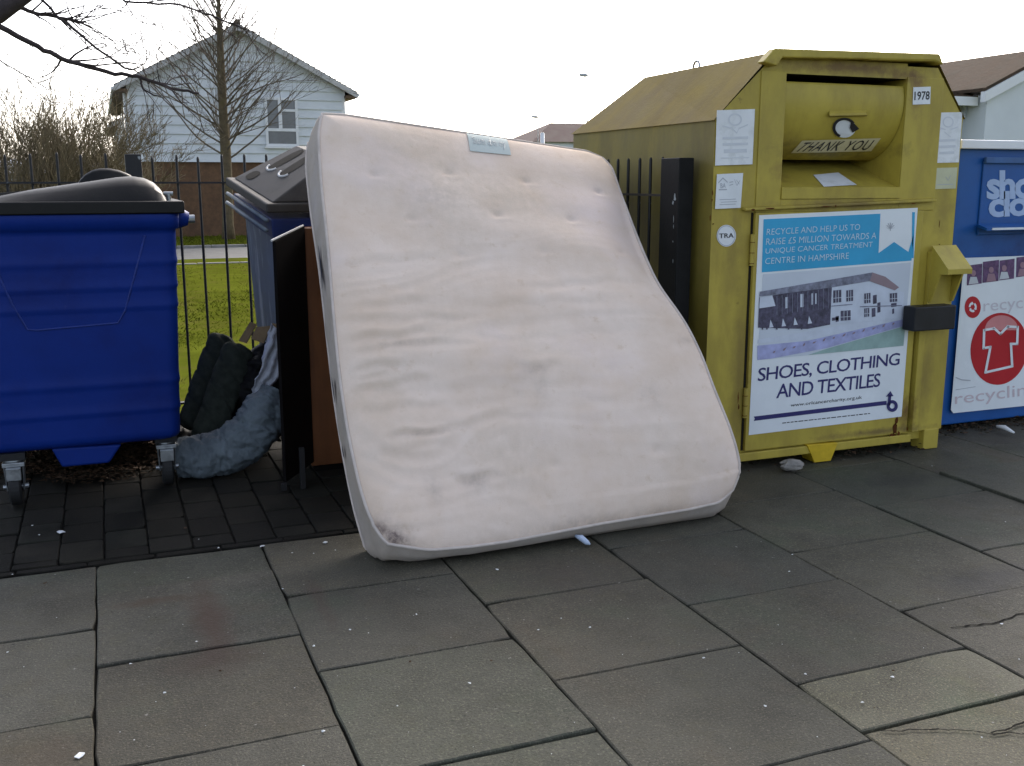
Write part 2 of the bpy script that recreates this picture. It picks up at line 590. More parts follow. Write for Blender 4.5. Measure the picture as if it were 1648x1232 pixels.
# ---------------------------------------------------------------- paving slabs
mb = MB()
tints = []
mb.box((-4.5, -1.6, -0.06), (9.5, 6.25, -0.014), 1)
tints += [(1, 1, 1)] * 6


def slab(u0, u1, v0, v1, tint, gap=0.0026, z=0.0, mi=0, wob=0.0022, bev=0.004, dz=0.0):
    j = lambda: random.uniform(-.002, .002)
    tz = [z + random.uniform(-dz, dz) for _ in range(4)]
    u0, u1, v0, v1 = u0 + gap + j(), u1 - gap + j(), v0 + gap + j(), v1 - gap + j()
    n = 7
    ring = []
    for (a, b) in (((u0, v0), (u1, v0)), ((u1, v0), (u1, v1)), ((u1, v1), (u0, v1)), ((u0, v1), (u0, v0))):
        for k in range(n):
            t = k / n
            e = wob if k else 0.0
            if k == 0:
                # knocked-off corner
                s = random.choice((0, 0, 0.004, 0.008))
                cxm, cym = (u0 + u1) / 2, (v0 + v1) / 2
                ring.append((a[0] + s * (1 if cxm > a[0] else -1), a[1] + s * (1 if cym > a[1] else -1)))
            else:
                ring.append((a[0] + (b[0] - a[0]) * t + random.uniform(-e, e), a[1] + (b[1] - a[1]) * t + random.uniform(-e, e)))

    def zz(x, y):
        s, t = (x - u0) / (u1 - u0), (y - v0) / (v1 - v0)
        return (tz[0] * (1 - s) + tz[1] * s) * (1 - t) + (tz[3] * (1 - s) + tz[2] * s) * t
    cx, cy = (u0 + u1) / 2, (v0 + v1) / 2
    N = len(ring)
    top = []
    for x, y in ring:
        dx, dy = (bev if x < cx - 1e-4 else -bev), (bev if y < cy - 1e-4 else -bev)
        ax, ay = abs(x - cx) / (u1 - u0), abs(y - cy) / (v1 - v0)
        X = x + (dx if ax > 0.47 else 0)
        Y = y + (dy if ay > 0.47 else 0)
        top.append((X, Y, zz(X, Y)))
    mid = [(x, y, zz(x, y) - bev * 0.9) for x, y in ring]
    low = [(x, y, -0.03) for x, y in ring]
    fs = [tuple(range(N))]
    fs += [(i, (i + 1) % N, (i + 1) % N + N, i + N) for i in range(N)]
    fs += [(i + N, (i + 1) % N + N, (i + 1) % N + 2 * N, i + 2 * N) for i in range(N)]
    mb.add(top + mid + low, fs, mi)
    tints.extend([tint] * len(fs))


def rt(base=1.0, sp=0.09):
    k = base * random.uniform(1 - sp, 1 + sp)
    h = random.choice(((1, 1, 1), (1.04, 1.0, 0.95), (0.97, 1.03, 0.98), (1.04, 1.01, 0.93), (1.0, 1.0, .97)))
    return tuple(k * c for c in h)


cols = [(-2.58, -1.96, 3.06), (-1.96, -1.345, 3.36), (-1.345, -0.73, 3.04), (-0.73, -0.117, 3.345), (-0.117, 0.492, 3.062),
        (0.492, 1.116, 2.786), (1.116, 1.756, 3.07), (1.756, 2.396, 2.796), (2.396, 3.095, 3.09), (3.095, 3.75, 2.83),
        (3.75, 4.39, 3.13), (4.39, 5.03, 2.85), (5.03, 5.66, 3.12), (5.66, 6.3, 2.86), (6.3, 6.95, 3.1)]
for u0, u1, vj in cols:
    vmax = 3.94 if u1 < 2.4 else 4.72
    edges = [vj + 0.592 * k for k in range(-9, 4)]
    edges = [e for e in edges if e < vmax - 0.12] + [vmax]
    for a, b in zip(edges, edges[1:]):
        t = rt()
        dz = 0.0035
        z = random.uniform(-.002, .002)
        if abs(u0 - 1.756) < .01 and 1.3 < a < 1.8:
            # the pale replacement slab, broken across its front
            c0, c1 = 1.905, 1.93
            slab(u0, u1, c1, b, (1.75, 1.72, 1.5), z=z)
            slab(u0, u1, a, c1 - 0.008, (1.6, 1.5, 1.25), z=z - 0.002)
            continue
        if u0 > 3.7 and u0 < 3.8 and 2.7 < a < 3.2:
            z = 0.014
        if u0 < 0.0 and u0 > -0.2 and a > 3.5:
            t = tuple(c * 0.85 for c in t)
        slab(u0, u1, a, b, t, z=z, dz=dz)
# hairline cracks in the broken pale slab
for crack in ([(1.80, 1.906), (1.95, 1.86), (2.06, 1.79), (2.2, 1.74), (2.39, 1.70)], [(2.06, 1.79), (2.2, 1.80), (2.38, 1.83)],
              [(2.45, 2.33), (2.6, 2.30), (2.8, 2.33)]):
    pts = []
    for (a, b), (c, d) in zip(crack, crack[1:]):
        for k in range(6):
            t = k / 6
            pts.append((a + (c - a) * t, b + (d - b) * t + random.uniform(-.006, .006)))
    pts.append(crack[-1])
    for (a, b), (c, d) in zip(pts, pts[1:]):
        w0, w1 = random.uniform(.0015, .004), random.uniform(.0015, .004)
        mb.poly([(a, b - w0, .0042), (c, d - w1, .0042), (c, d + w1, .0042), (a, b + w0, .0042)], 1)
        tints.append((1, 1, 1))
pav = mb.build('pavement', [mat['slab'], mat['joint']], fix=False)
a = pav.data.color_attributes.new('tint', 'FLOAT_COLOR', 'CORNER')
for p, t in zip(pav.data.polygons, tints):
    for li in p.loop_indices:
        a.data[li].color = (*t, 1)
struct(pav)

# brick paving between the slabs and the fence, with its edging course
mb = MB()
tints = []
for k in range(30):
    u0 = -2.6 + k * 0.245
    if u0 > 2.3:
        break
    slab(u0, u0 + 0.245, 3.955, 4.003, rt(0.7, .2), gap=0.003, z=-0.003, wob=.001, bev=.004)
for k in range(-16, 15):
    u0 = -0.088 + k * 0.1632
    off = random.uniform(-0.04, 0.04) + (0.11 if k % 2 else 0)
    v = 4.006
    e = [v] + [v + 0.1 + off + 0.232 * i for i in range(0, 10)]
    e = [x for x in e if x < 6.2]
    for a_, b_ in zip(e, e[1:]):
        if b_ - a_ < 0.05:
            continue
        slab(u0, u0 + 0.1632, a_, b_, rt(1.0, .25), gap=0.003, z=random.uniform(-.005, 0.0), wob=.0012, bev=.004, dz=.002)
bp = mb.build('brick_pavement', mat['brick'], fix=False)
a = bp.data.color_attributes.new('tint', 'FLOAT_COLOR', 'CORNER')
for p, t in zip(bp.data.polygons, tints):
    for li in p.loop_indices:
        a.data[li].color = (*t, 1)
struct(bp)

# grass on the lawn and the verge
mb = MB()
rg = random.Random(3)


def blades(n, ur, vr, h0, h1, wd):
    for _ in range(n):
        u, v = rg.uniform(*ur), rg.uniform(*vr)
        z = ground_z(u, v) - 0.01
        h = rg.uniform(h0, h1)
        an = rg.uniform(0, math.pi)
        dx, dy = math.cos(an) * wd, math.sin(an) * wd
        lx, ly = rg.uniform(-1.8, 1.8) * h, rg.uniform(-1.8, 1.8) * h
        mb.add([(u - dx, v - dy, z), (u + dx, v + dy, z), (u + lx, v + ly, z + h)], [(0, 1, 2)])


blades(34000, (-1.5, 3.2), (6.25, 11), .010, .030, .005)
blades(26000, (-3, 6), (11, 23.1), .012, .035, .009)
blades(9000, (-6, 14), (29.9, 36), .05, .14, .014)
blades(5000, (-10, 10), (6.4, 20), .04, .1, .007)
tag(mb.build('grass', mat['blade'], fix=False), 'yellowish green grass on the lawn and verge behind the railings', 'grass', kind='stuff')


# ================================================================== MATTRESS
from mathutils import noise as mn


def build_mattress():
    Lp = [(622, 880), (611, 866), (600, 846), (581, 793), (561, 702), (547, 611), (538, 520), (527, 388), (517, 297), (512, 219), (515, 179)]
    p0 = Pv(622, 880, 3.50)
    nrm = V3((0, -math.cos(math.radians(37.5)), math.sin(math.radians(37.5))))
    L = [Ppl(x, y, p0, nrm) for x, y in Lp]
    Rp = [(1192, 797, 3.52), (1193, 757, 3.535), (1184, 716, 3.57), (1171, 679, 3.62), (1148, 625, 3.71), (1130, 575, 3.815), (1103, 520, 3.95),
          (1062, 456, 4.13), (1039, 397, 4.31), (1021, 356, 4.46), (998, 306, 4.67), (984, 268, 4.85), (975, 248, 4.95)]
    R = [Pv(*p) for p in Rp]

    def curve(P):
        d = [0]
        for a, b in zip(P, P[1:]):
            d.append(d[-1] + (b - a).length)
        T = d[-1]

        def f(t):
            t *= T
            for i in range(len(P) - 1):
                if t <= d[i + 1] or i == len(P) - 2:
                    k = (t - d[i]) / (d[i + 1] - d[i])
                    return P[i].lerp(P[i + 1], k)
        return f
    fl, fr = curve(L), curve(R)

    def smooth(f, t):
        return (f(max(0, t - .04)) + f(max(0, t - .02)) + f(t) * 2 + f(min(1, t + .02)) + f(min(1, t + .04))) / 6 if .05 < t < .95 else f(t)
    NS, NT = 170, 220
    G = []
    for j in range(NT + 1):
        t = j / NT
        a, b = smooth(fl, t), smooth(fr, t)
        row = []
        for i in range(NS + 1):
            s = i / NS
            p = a.lerp(b, s)
            row.append(p)
        G.append(row)
    W, LEN = 1.53, 1.98
    BOW = ((0, 0), (.05, .018), (.1, .038), (.2, .047), (.3, .048), (.45, .038), (.57, .031), (.83, .026), (.93, .016), (1, 0))

    def bow(s):
        for (a, b), (c, d) in zip(BOW, BOW[1:]):
            if s <= c:
                return b + (d - b) * (s - a) / (c - a)
        return 0
    for i in range(NS + 1):
        dn = (G[0][i] - G[12][i]).normalized()
        for j in range(NT + 1):
            t = j / NT
            if t > .3:
                break
            G[j][i] = G[j][i] + dn * bow(i / NS) * (1 - t / .3) ** 2
    # normals of the plain sheet
    def nor(j, i):
        a = G[min(j + 1, NT)][i] - G[max(j - 1, 0)][i]
        b = G[j][min(i + 1, NS)] - G[j][max(i - 1, 0)]
        return b.cross(a).normalized()
    NN = [[nor(j, i) for i in range(NS + 1)] for j in range(NT + 1)]
    PX = [[px_of(G[j][i]) for i in range(NS + 1)] for j in range(NT + 1)]

    def find(px, py):
        best, bj, bi = 1e9, 0, 0
        for j in range(0, NT + 1, 2):
            for i in range(0, NS + 1, 2):
                x, y = PX[j][i]
                d = (x - px) ** 2 + (y - py) ** 2
                if d < best:
                    best, bj, bi = d, j, i
        return bi / NS * W, bj / NT * LEN
    tufts = [find(*p) for p in ((598, 288), (718, 284), (846, 296), (962, 312), (662, 355), (796, 353), (918, 358), (735, 413), (868, 411), (1002, 408),
                                (772, 547), (640, 470), (905, 470), (1050, 724), (893, 752), (742, 783), (680, 640), (830, 640), (975, 600), (1085, 560), (960, 490))]
    tstr = [1, .9, 1, .9, 1, 1.1, 1, .8, .9, .8, .5, .4, .4, 1.1, .9, 1.1, .4, .45, .4, .5, .4]
    cr = []
    for x0, y0, x1, y1, dep, wd in ((556, 552, 690, 545, .016, .018), (560, 597, 650, 590, .014, .016), (565, 632, 690, 612, .012, .016),
                                    (628, 706, 745, 695, .014, .012), (575, 500, 690, 492, .008, .02), (590, 668, 720, 655, .008, .018),
                                    (700, 690, 860, 672, .007, .016), (730, 776, 810, 768, .012, .014), (540, 430, 700, 420, .007, .022),
                                    (830, 602, 900, 596, .006, .016), (940, 652, 1010, 645, .005, .016), (590, 740, 690, 730, .007, .02),
                                    (556, 522, 760, 517, .007, .016), (562, 575, 720, 560, .007, .016), (760, 500, 980, 492, .004, .02),
                                    (570, 610, 620, 606, .010, .012), (940, 545, 1000, 540, .004, .016), (700, 560, 900, 548, .004, .02), (600, 640, 850, 622, .005, .02),
                                    (845, 470, 1040, 452, .005, .02), (640, 730, 720, 722, .006, .016)):
        a, b = find(x0, y0), find(x1, y1)
        cr.append((a, b, dep, wd))
    rn = random.Random(5)
    waves = [(rn.uniform(2, 7), rn.uniform(5, 22), rn.uniform(0, 6.28), rn.uniform(.0008, .0022)) for _ in range(14)]
    dirt = {}
    mbm = MB()
    front = []
    for j in range(NT + 1):
        row = []
        y = j / NT * LEN
        for i in range(NS + 1):
            x = i / NS * W
            e = min(x, W - x, y, LEN - y)
            puff = 0.020 * (1 - math.exp(-e / 0.030)) + .012 * (1 - math.exp(-e / .22))
            h = puff
            # rounded corners
            ca, cb = max(0, abs(i / NS * 2 - 1) - .84) / .16, max(0, abs(j / NT * 2 - 1) - .87) / .13
            fade = 1 - math.exp(-e / 0.05)
            for (tx, ty), ts in zip(tufts, tstr):
                d2 = (x - tx) ** 2 + ((y - ty) * 1.3) ** 2
                if d2 < 0.05:
                    h -= ts * (0.0085 * math.exp(-d2 / 0.0005) + 0.0042 * math.exp(-d2 / 0.006))
                    h += ts * .0022 * math.exp(-(((x - tx - .02) / .05) ** 2 + ((y - ty + .03) / .012) ** 2))
            for (a, b, dep, wd) in cr:
                lx = b[0] - a[0]
                k = (x - a[0]) / lx if abs(lx) > 1e-6 else .5
                if -.3 < k < 1.3:
                    yc = a[1] + (b[1] - a[1]) * k + .007 * math.sin(x * 31 + a[1] * 50)
                    w_ = math.exp(-((y - yc) / wd) ** 2) * math.exp(-max(0, abs(k - .5) - .32) ** 2 / .03)
                    w2 = math.exp(-((y - yc - wd * 1.7) / (wd * 1.3)) ** 2) * math.exp(-max(0, abs(k - .5) - .32) ** 2 / .03)
                    h += (-.62 * dep * w_ + dep * .42 * w2) * fade
            q_ = V3((x * 2.2, y * 15 + 2.5 * mn.noise(V3((x * 2, y * 3, 4))), 0))
            low = max(.16, min(1.0, (1.42 - y) / .45))
            h += (.0046 - .0030 * x / W) * low * (1 - 2.2 * abs(mn.noise(q_))) * fade
            h += .0014 * mn.noise(V3((x * 9, y * 26, 7))) * fade * low
            for (fx, fy, ph, am) in waves:
                h += am * .7 * math.sin(fx * x + fy * y + ph) * fade * (1.3 - .6 * x / W)
            # sag lumps towards the upper right edge
            h -= 0.055 * math.exp(-(((x - 1.53) / .15) ** 2 + ((y - 1.25) / .33) ** 2)) * (1 if e > .03 else e / .03 * .4 + .6)
            h += 0.014 * math.exp(-(((x - 1.33) / .2) ** 2 + ((y - .75) / .25) ** 2))
            cen = G[NT // 2][NS // 2]
            p = G[j][i] + NN[j][i] * h
            c = ca * cb * (1.0 if i > NS / 2 else .45)
            if c > 0:
                q = G[int(NT * (.87 if j > NT / 2 else .13))][int(NS * (.84 if i > NS / 2 else .16))]
                p = p + (q - p).normalized() * (0.040 * c ** 1.3) - NN[j][i] * 0.01 * c
            row.append(p)
        front.append(row)
    root = thing('mattress', 'large stained cream mattress leaning upright on the paving in front of the railings', 'mattress', (1.65, 3.56, 0))
    mbm.grid(front)
    # side borders: loop round the perimeter
    per = [(0, i) for i in range(0, NS + 1, 2)] + [(j, NS) for j in range(2, NT + 1, 2)] + [(NT, i) for i in range(NS - 2, -1, -2)] + [(j, 0) for j in range(NT - 2, 0, -2)]
    TH = 0.215
    nseg = 7
    rings = []
    cen = (G[0][0] + G[0][NS] + G[NT][0] + G[NT][NS]) / 4
    for k in range(nseg + 1):
        t = k / nseg
        ring = []
        for j, i in per:
            n = NN[j][i]
            p = front[j][i] - n * (TH * t)
            k_ = max(0.0, 1 - (j / NT * LEN) / .16)
            k_ = k_ * k_ * (3 - 2 * k_)
            if k_ > 0:
                d_ = TH * t
                dz_ = min(d_, max(0, front[j][i].z - .006))
                pb = front[j][i] + V3((0, .055 * dz_ / .08 + (d_ - dz_), -dz_))
                p = p.lerp(pb, k_)
            outw = p - (cen - n * TH * t)
            outw -= n * outw.dot(n)
            outw.normalize()
            p = p + outw * (0.012 * math.sin(math.pi * t) + 0.004 * math.sin(9 * j / NT * 6.28 + k) * math.sin(math.pi * t) + .004 * math.sin(i * .19 + k * 1.7) * math.sin(math.pi * t))
            if p.z < 0.006:
                p.z = 0.006 + 0.0 * t
            ring.append(p)
        rings.append(ring)
    obf = mbm.build('sleeping_surface', mat['fabric'], root, smooth=True)
    # grime as a vertex attribute: real stains in the ticking
    me = obf.data
    at = me.color_attributes.new('stain', 'FLOAT_COLOR', 'POINT')
    org = ORIG[root.name]
    blot = [(rn.uniform(0, W), rn.uniform(0, LEN), rn.uniform(.06, .25), rn.uniform(.1, .5)) for _ in range(46)]
    cx_, cy_ = find(632, 868)
    sm = [find(*p) + q for p, q in (((1050, 838), (.12, .03, .35)), ((1040, 640), (.05, .05, .25)), ((645, 560), (.10, .015, .4)), ((690, 700), (.12, .012, .45)),
                                    ((760, 778), (.05, .03, .45)), ((700, 790), (.03, .06, .3)), ((860, 600), (.05, .02, .35)), ((870, 625), (.03, .06, .2)),
                                    ((1100, 555), (.03, .02, .3)), ((700, 320), (.10, .08, .2)), ((930, 840), (.12, .03, .3)), ((980, 845), (.06, .02, .22)))]
    for v_, dcol in zip(me.vertices, at.data):
        idx = v_.index
        j, i = divmod(idx, NS + 1)
        x, y = i / NS * W, j / NT * LEN
        st = 0.0
        for bx, by, br, bs_ in blot:
            st += bs_ * .45 * math.exp(-((x - bx) ** 2 + (y - by) ** 2) / br ** 2)
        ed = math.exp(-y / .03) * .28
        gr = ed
        for bx, by, rx, ry, s_ in sm:
            gr += s_ * math.exp(-(((x - bx) / rx) ** 2 + ((y - by) / ry) ** 2))
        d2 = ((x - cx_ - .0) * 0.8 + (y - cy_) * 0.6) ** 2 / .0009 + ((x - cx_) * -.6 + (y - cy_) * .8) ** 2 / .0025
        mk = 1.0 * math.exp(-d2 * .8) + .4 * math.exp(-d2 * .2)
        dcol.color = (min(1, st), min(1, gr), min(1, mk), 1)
    mb2 = MB()
    mb2.grid(rings, wrap=True)
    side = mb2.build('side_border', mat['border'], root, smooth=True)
    mb3 = MB()
    back = []
    for j in range(0, NT + 1, 10):
        back.append([])
        for i in range(0, NS + 1, 10):
            p = front[j][i] - NN[j][i] * (TH + (.05 if 0 < i < NS and 0 < j < NT else 0))
            p.z = max(p.z, .006)
            back[-1].append(p)
    mb3.grid(back)
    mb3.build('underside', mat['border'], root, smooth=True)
    for k, r in ((0, .0065), (nseg, .0065)):
        m4 = MB()
        m4.tube([p + (NN[j][i] * .002 if k == 0 else V3((0, 0, 0))) for p, (j, i) in zip(rings[k], per)], r, 8, closed=True)
        m4.build('piping', mat['piping'], root, smooth=True)
    # maker's label folded over the top edge
    m5 = MB()
    i0, i1 = int(NS * .475), int(NS * .615)
    rows = []
    for k in range(9):
        j = NT - 1 - int(k * 2)
        rows.append([front[j][i] + NN[j][i] * .004 for i in range(i0, i1 + 1, 2)])
    m5.grid(rows)
    lab = m5.build('label_patch', mat['tagcloth'], root, smooth=True)
    lab['label'] = 'pale green cloth label sewn at the top edge'
    m6 = MB()

    def fn(x, y):
        i = i0 + (i1 - i0) * (.10 + .82 * x)
        j = NT - 4 - (1 - y) * 9
        a = int(i)
        b = int(j)
        q = front[b][a].lerp(front[b][min(a + 1, NS)], i - a)
        q2 = front[min(b + 1, NT)][a].lerp(front[min(b + 1, NT)][min(a + 1, NS)], i - a)
        return q.lerp(q2, j - b) + NN[b][a] * .0065
    put_text(m6, 'Sum dm ny', None, fn=fn, offset=.01)
    m6.build('lettering', mat['tagink'], lab, fix=False)
    # handle slots / vents in the left border
    for (j0, j1) in ((70, 82), (44, 50), (126, 150)):
        m7 = MB()
        pts0, pts1 = [], []
        for j in range(j0, j1 + 1, 2):
            n = NN[j][0]
            pp = front[j][0] - n * .10 + V3((-.018, 0, 0))
            wv = .012 * math.sin(math.pi * (j - j0) / (j1 - j0)) + .002
            pts0.append(pp - n * wv)
            pts1.append(pp + n * wv)
        m7.grid([pts0, pts1])
        m7.build('border_tear', mat['tear'], root)
    return root


def fabric_mat(name, base, attr=True):
    m = bpy.data.materials.new(name)
    m.use_nodes = True
    nt = m.node_tree
    bs = nt.nodes['Principled BSDF']
    bs.inputs['Roughness'].default_value = .9
    bs.inputs['Specular IOR Level'].default_value = .15
    tc = nt.nodes.new('ShaderNodeTexCoord').outputs['Object']
    n1 = _ramp(nt, _noise(nt, tc, 3.2, 8, .65), .35, .7)
    c = _mix(nt, n1, base, tuple(b * k for b, k in zip(base, (.87, .82, .75))))
    n2 = _ramp(nt, _noise(nt, tc, 1.3, 5, .6), .5, .75)
    c = _mix(nt, n2, c, tuple(b * k for b, k in zip(base, (.95, .96, 1.06))))
    n4 = _ramp(nt, _noise(nt, tc, 16, 6, .7), .58, .75)
    c = _mix(nt, n4, c, tuple(b * k for b, k in zip(base, (.85, .80, .72))))
    if attr:
        a = nt.nodes.new('ShaderNodeAttribute')
        a.attribute_name = 'stain'
        sep = nt.nodes.new('ShaderNodeSeparateColor')
        nt.links.new(a.outputs['Color'], sep.inputs[0])
        n3 = _ramp(nt, _noise(nt, tc, 22, 7, .7), .25, .65)
        for k, colr in ((0, (.55, .46, .35)), (1, (.26, .21, .17)), (2, (.075, .05, .055))):
            mu = nt.nodes.new('ShaderNodeMath')
            mu.operation = 'MULTIPLY'
            nt.links.new(sep.outputs[k], mu.inputs[0])
            nt.links.new(n3, mu.inputs[1])
            c = _mix(nt, mu.outputs[0], c, colr)
    else:
        n3 = _ramp(nt, _noise(nt, tc, 5, 7, .7), .5, .75)
        c = _mix(nt, n3, c, (.34, .30, .25))
    nt.links.new(c, bs.inputs['Base Color'])
    b = nt.nodes.new('ShaderNodeBump')
    b.inputs['Strength'].default_value = .35
    b.inputs['Distance'].default_value = .004
    ht = nt.nodes.new('ShaderNodeMath')
    ht.operation = 'ADD'
    nt.links.new(_noise(nt, tc, 420, 2, .5), ht.inputs[0])
    nt.links.new(_noise(nt, tc, 45, 5, .6), ht.inputs[1])
    nt.links.new(ht.outputs[0], b.inputs['Height'])
    nt.links.new(b.outputs[0], bs.inputs['Normal'])
    return m


mat['fabric'] = fabric_mat('stained_mattress_ticking', (.80, .664, .555))
mat['border'] = fabric_mat('mattress_border_cloth', (.45, .40, .35), False)  # soiled tan, darkened further to carry the downturned border's shade
mat['piping'] = M('cream_piping', (.55, .48, .42), .85, .15, 12)
mat['tagcloth'] = M('pale_green_label_cloth', (.44, .50, .475), .8, .06, 9)
mat['tagink'] = flat('label_thread', (.20, .26, .29))
mat['tear'] = flat('dark_tear', (.06, .06, .075))
build_mattress()


# ================================================================== YELLOW TEXTILE BANK
VF = 4.14


def yellow_bank():
    root = thing('textile_bank', 'tall yellow charity clothing bank with rounded deposit drum and white building poster', 'clothing bank', (3.4, 4.9, 0))
    f = lambda x, y: Pv(x, y, VF)
    uL, uR = 2.655, 4.135
    zB = 0.055
    zs = 1.70            # shoulder
    uA, zA = 2.955, 2.008  # left roof edge
    uB, zC = Pv(1510, 104, VF).x, 1.995
    VB, VBr = 5.68, 5.40
    # opening of the deposit recess
    oL, oR, oB, oT = 3.035, 3.752, 1.385, 1.915
    body = MB()
    Pf = lambda u, z, v=VF: V3((u, v, z))
    # front: left strip, right strip, above, below (front plane)
    body.poly([Pf(uL, zB), Pf(oL, zB), Pf(oL, zA - .02), Pf(uA, zA - .02), Pf(uL, zs)])
    body.poly([Pf(oR, zB), Pf(uR, zB), Pf(uR, 1.735), Pf(uB, zC - .02), Pf(oR, zC - .02)])
    body.poly([Pf(oL, oT), Pf(oR, oT), Pf(oR, zA - .02), Pf(oL, zA - .02)])
    body.poly([Pf(oL, zB), Pf(oR, zB), Pf(oR, oB), Pf(oL, oB)])
    # back and underside
    body.poly([Pf(uL, zB, VB), Pf(uL, zs, VB), Pf(uR, 1.735, VB), Pf(uR, zB, VB)])
    body.poly([Pf(uL, zB), Pf(uL, zB, VB), Pf(uR, zB, VB), Pf(uR, zB)])
    body.poly([Pf(uR, zB), Pf(uR, zB, VB), Pf(uR, 1.735, VB), Pf(uR, 1.735)])
    body.build('body', mat['yellow'], root)
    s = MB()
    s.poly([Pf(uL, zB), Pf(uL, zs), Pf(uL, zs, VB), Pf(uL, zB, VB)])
    s.build('side_panel', mat['yside'], root)['label'] = 'left side panel in darker yellow with painted shade and dirt streaks'
    # recess walls and chute
    rec = MB()
    vd = VF + .42
    rec.poly([Pf(oL, oB), Pf(oL, oB + .15, vd), Pf(oL, oT, vd), Pf(oL, oT)])
    rec.build('recess_wall', mat['yellow'], root)
    rec = MB()
    rec.poly([Pf(oR, oB), Pf(oR, oT), Pf(oR, oT, vd), Pf(oR, oB + .15, vd)])
    rec.build('recess_wall', mat['yellow'], root)
    ch = MB()
    ch.poly([Pf(oL, oB), Pf(oR, oB), Pf(oR, oB + .15, vd), Pf(oL, oB + .15, vd)])
    # worn tray lip
    ch.box((oL, VF - .012, oB - .05), (oR, VF - .001, oB + .004))
    cho = ch.build('deposit_chute', mat['yellow'], root)
    st = MB()
    cn = (Pf(oL, oB), Pf(oR, oB), Pf(oR, oB + .15, vd))
    n = (cn[1] - cn[0]).cross(cn[2] - cn[0]).normalized()
    st.poly([Ppl(x, y, cn[0] + n * .003, n) for x, y in ((1326, 300), (1379, 297), (1349, 277), (1309, 281))])
    st.build('sticker', mat['sticker'], root)['label'] = 'blank faded white sticker lying on the chute'
    bk = MB()
    bk.poly([Pf(oL, oT, vd), Pf(oR, oT, vd), Pf(oR, oB + .15, vd), Pf(oL, oB + .15, vd)])
    bk.poly([Pf(oL, oT), Pf(oR, oT), Pf(oR, oT, vd), Pf(oL, oT, vd)])
    bk.build('dark_slot', mat['void'], root)
    # drum
    zc, r = 1.80, .285
    vc = VF + r + .004
    dr = MB()
    rows = []
    for k in range(40):
        an = math.radians(-75 + 105 * k / 39)       # angle above horizontal, facing -v
        rows.append([(oL + .004 + (oR - oL - .008) * i / 30, vc - r * math.cos(an), zc + r * math.sin(an)) for i in range(31)])
    rows = [rw for rw in rows if rw[0][2] < 1.893]
    rows.append([(p[0], p[1] + .03, p[2] + .003) for p in rows[-1]])
    dr.grid(rows)
    drum = dr.build('deposit_drum', mat['yellow'], root, smooth=True)

    def cyl(px, py, off=0.0):
        d = ray(px, py)
        rr = r + off
        A = d.y ** 2 + d.z ** 2
        B = 2 * ((0 - vc) * d.y + (H - zc) * d.z)
        Cc = vc ** 2 + (H - zc) ** 2 - rr ** 2
        disc = B * B - 4 * A * Cc
        t = (-B - math.sqrt(max(disc, 0))) / (2 * A)
        return CAM + d * t

    def patch(m, c, off, n=14, mi=0):
        rows = []
        for j in range(n + 1):
            row = []
            for i in range(n + 1):
                s_, t_ = i / n, j / n
                x = (c[0][0] * (1 - s_) + c[1][0] * s_) * (1 - t_) + (c[3][0] * (1 - s_) + c[2][0] * s_) * t_
                y = (c[0][1] * (1 - s_) + c[1][1] * s_) * (1 - t_) + (c[3][1] * (1 - s_) + c[2][1] * s_) * t_
                row.append(cyl(x, y, off))
            rows.append(row)
        m.grid(rows, mi)

    def pxq(c):
        def fn(x, y, off=.0055):
            X = (c[0][0] * (1 - x) + c[1][0] * x) * (1 - y) + (c[3][0] * (1 - x) + c[2][0] * x) * y
            Y = (c[0][1] * (1 - x) + c[1][1] * x) * (1 - y) + (c[3][1] * (1 - x) + c[2][1] * x) * y
            return cyl(X, Y, off)
        return fn
    strip = MB()
    patch(strip, [(1273, 246), (1402, 243), (1418, 222), (1291, 226)], .003)
    so = strip.build('thank_you_strip', mat['thank'], drum, smooth=True, fix=False)
    so['label'] = 'yellowed strip reading THANK YOU'
    tx = MB()
    put_text(tx, 'THANK YOU', None, fn=pxq([(1280, 244), (1399, 241), (1408, 225), (1296, 229)]), shear=.25, spacing=1.1)
    tx.build('lettering', mat['ink'], drum, fix=False)
    # round arrow emblem
    em = MB()
    ccx, ccy, ra, rb = 1359, 205.5, 19.0, 16.5
    N = 26
    em.add([cyl(ccx + ra * .96 * math.cos(2 * math.pi * k / N), ccy + rb * .96 * math.sin(2 * math.pi * k / N), .003) for k in range(N)], [tuple(range(N))], 0)
    a0, a1 = math.radians(115), math.radians(330)
    rows = [[], []]
    for k in range(31):
        an = a0 + (a1 - a0) * k / 30
        for q, rr_ in enumerate((1.0, .76)):
            rows[q].append(cyl(ccx + ra * rr_ * math.cos(an), ccy + rb * rr_ * math.sin(an), .0055))
    em.grid(rows, 1)
    em.add([cyl(*p, .0055) for p in ((1370, 193), (1383, 207), (1372, 213), (1368, 205))], [(0, 1, 2, 3)], 1)
    em.build('recycling_emblem', [mat['white'], mat['ink']], drum, fix=False)
    hd = MB()
    rows = []
    for (off, y) in ((.002, 178), (.022, 183), (.024, 186), (.002, 188)):
        rows.append([cyl(x, y + (x - 1335) * -.02, off) for x in range(1335, 1397, 6)])
    hd.grid(rows)
    hd.build('grip_lip', mat['yellow'], drum)
    # roof: ridge box with sloped sides, overhanging front
    rf = MB()
    o = .0
    vf = VF - .055
    # left slope
    rf.poly([V3((uL - .012, VF - .006, zs - .006)), V3((uA, VF - .006, zA)), V3((uA + .02, VBr, zA)), V3((uL - .012, VB + .01, zs - .006))])
    # right slope
    rf.poly([V3((uR + .01, VF - .006, 1.73)), V3((uR + .01, VB + .01, 1.73)), V3((uB, VBr, zC)), V3((uB, VF - .006, zC))])
    # back slope
    rf.poly([V3((uL - .012, VB + .01, zs - .006)), V3((uA + .02, VBr, zA)), V3((uB, VBr, zC)), V3((uR + .01, VB + .01, 1.73))])
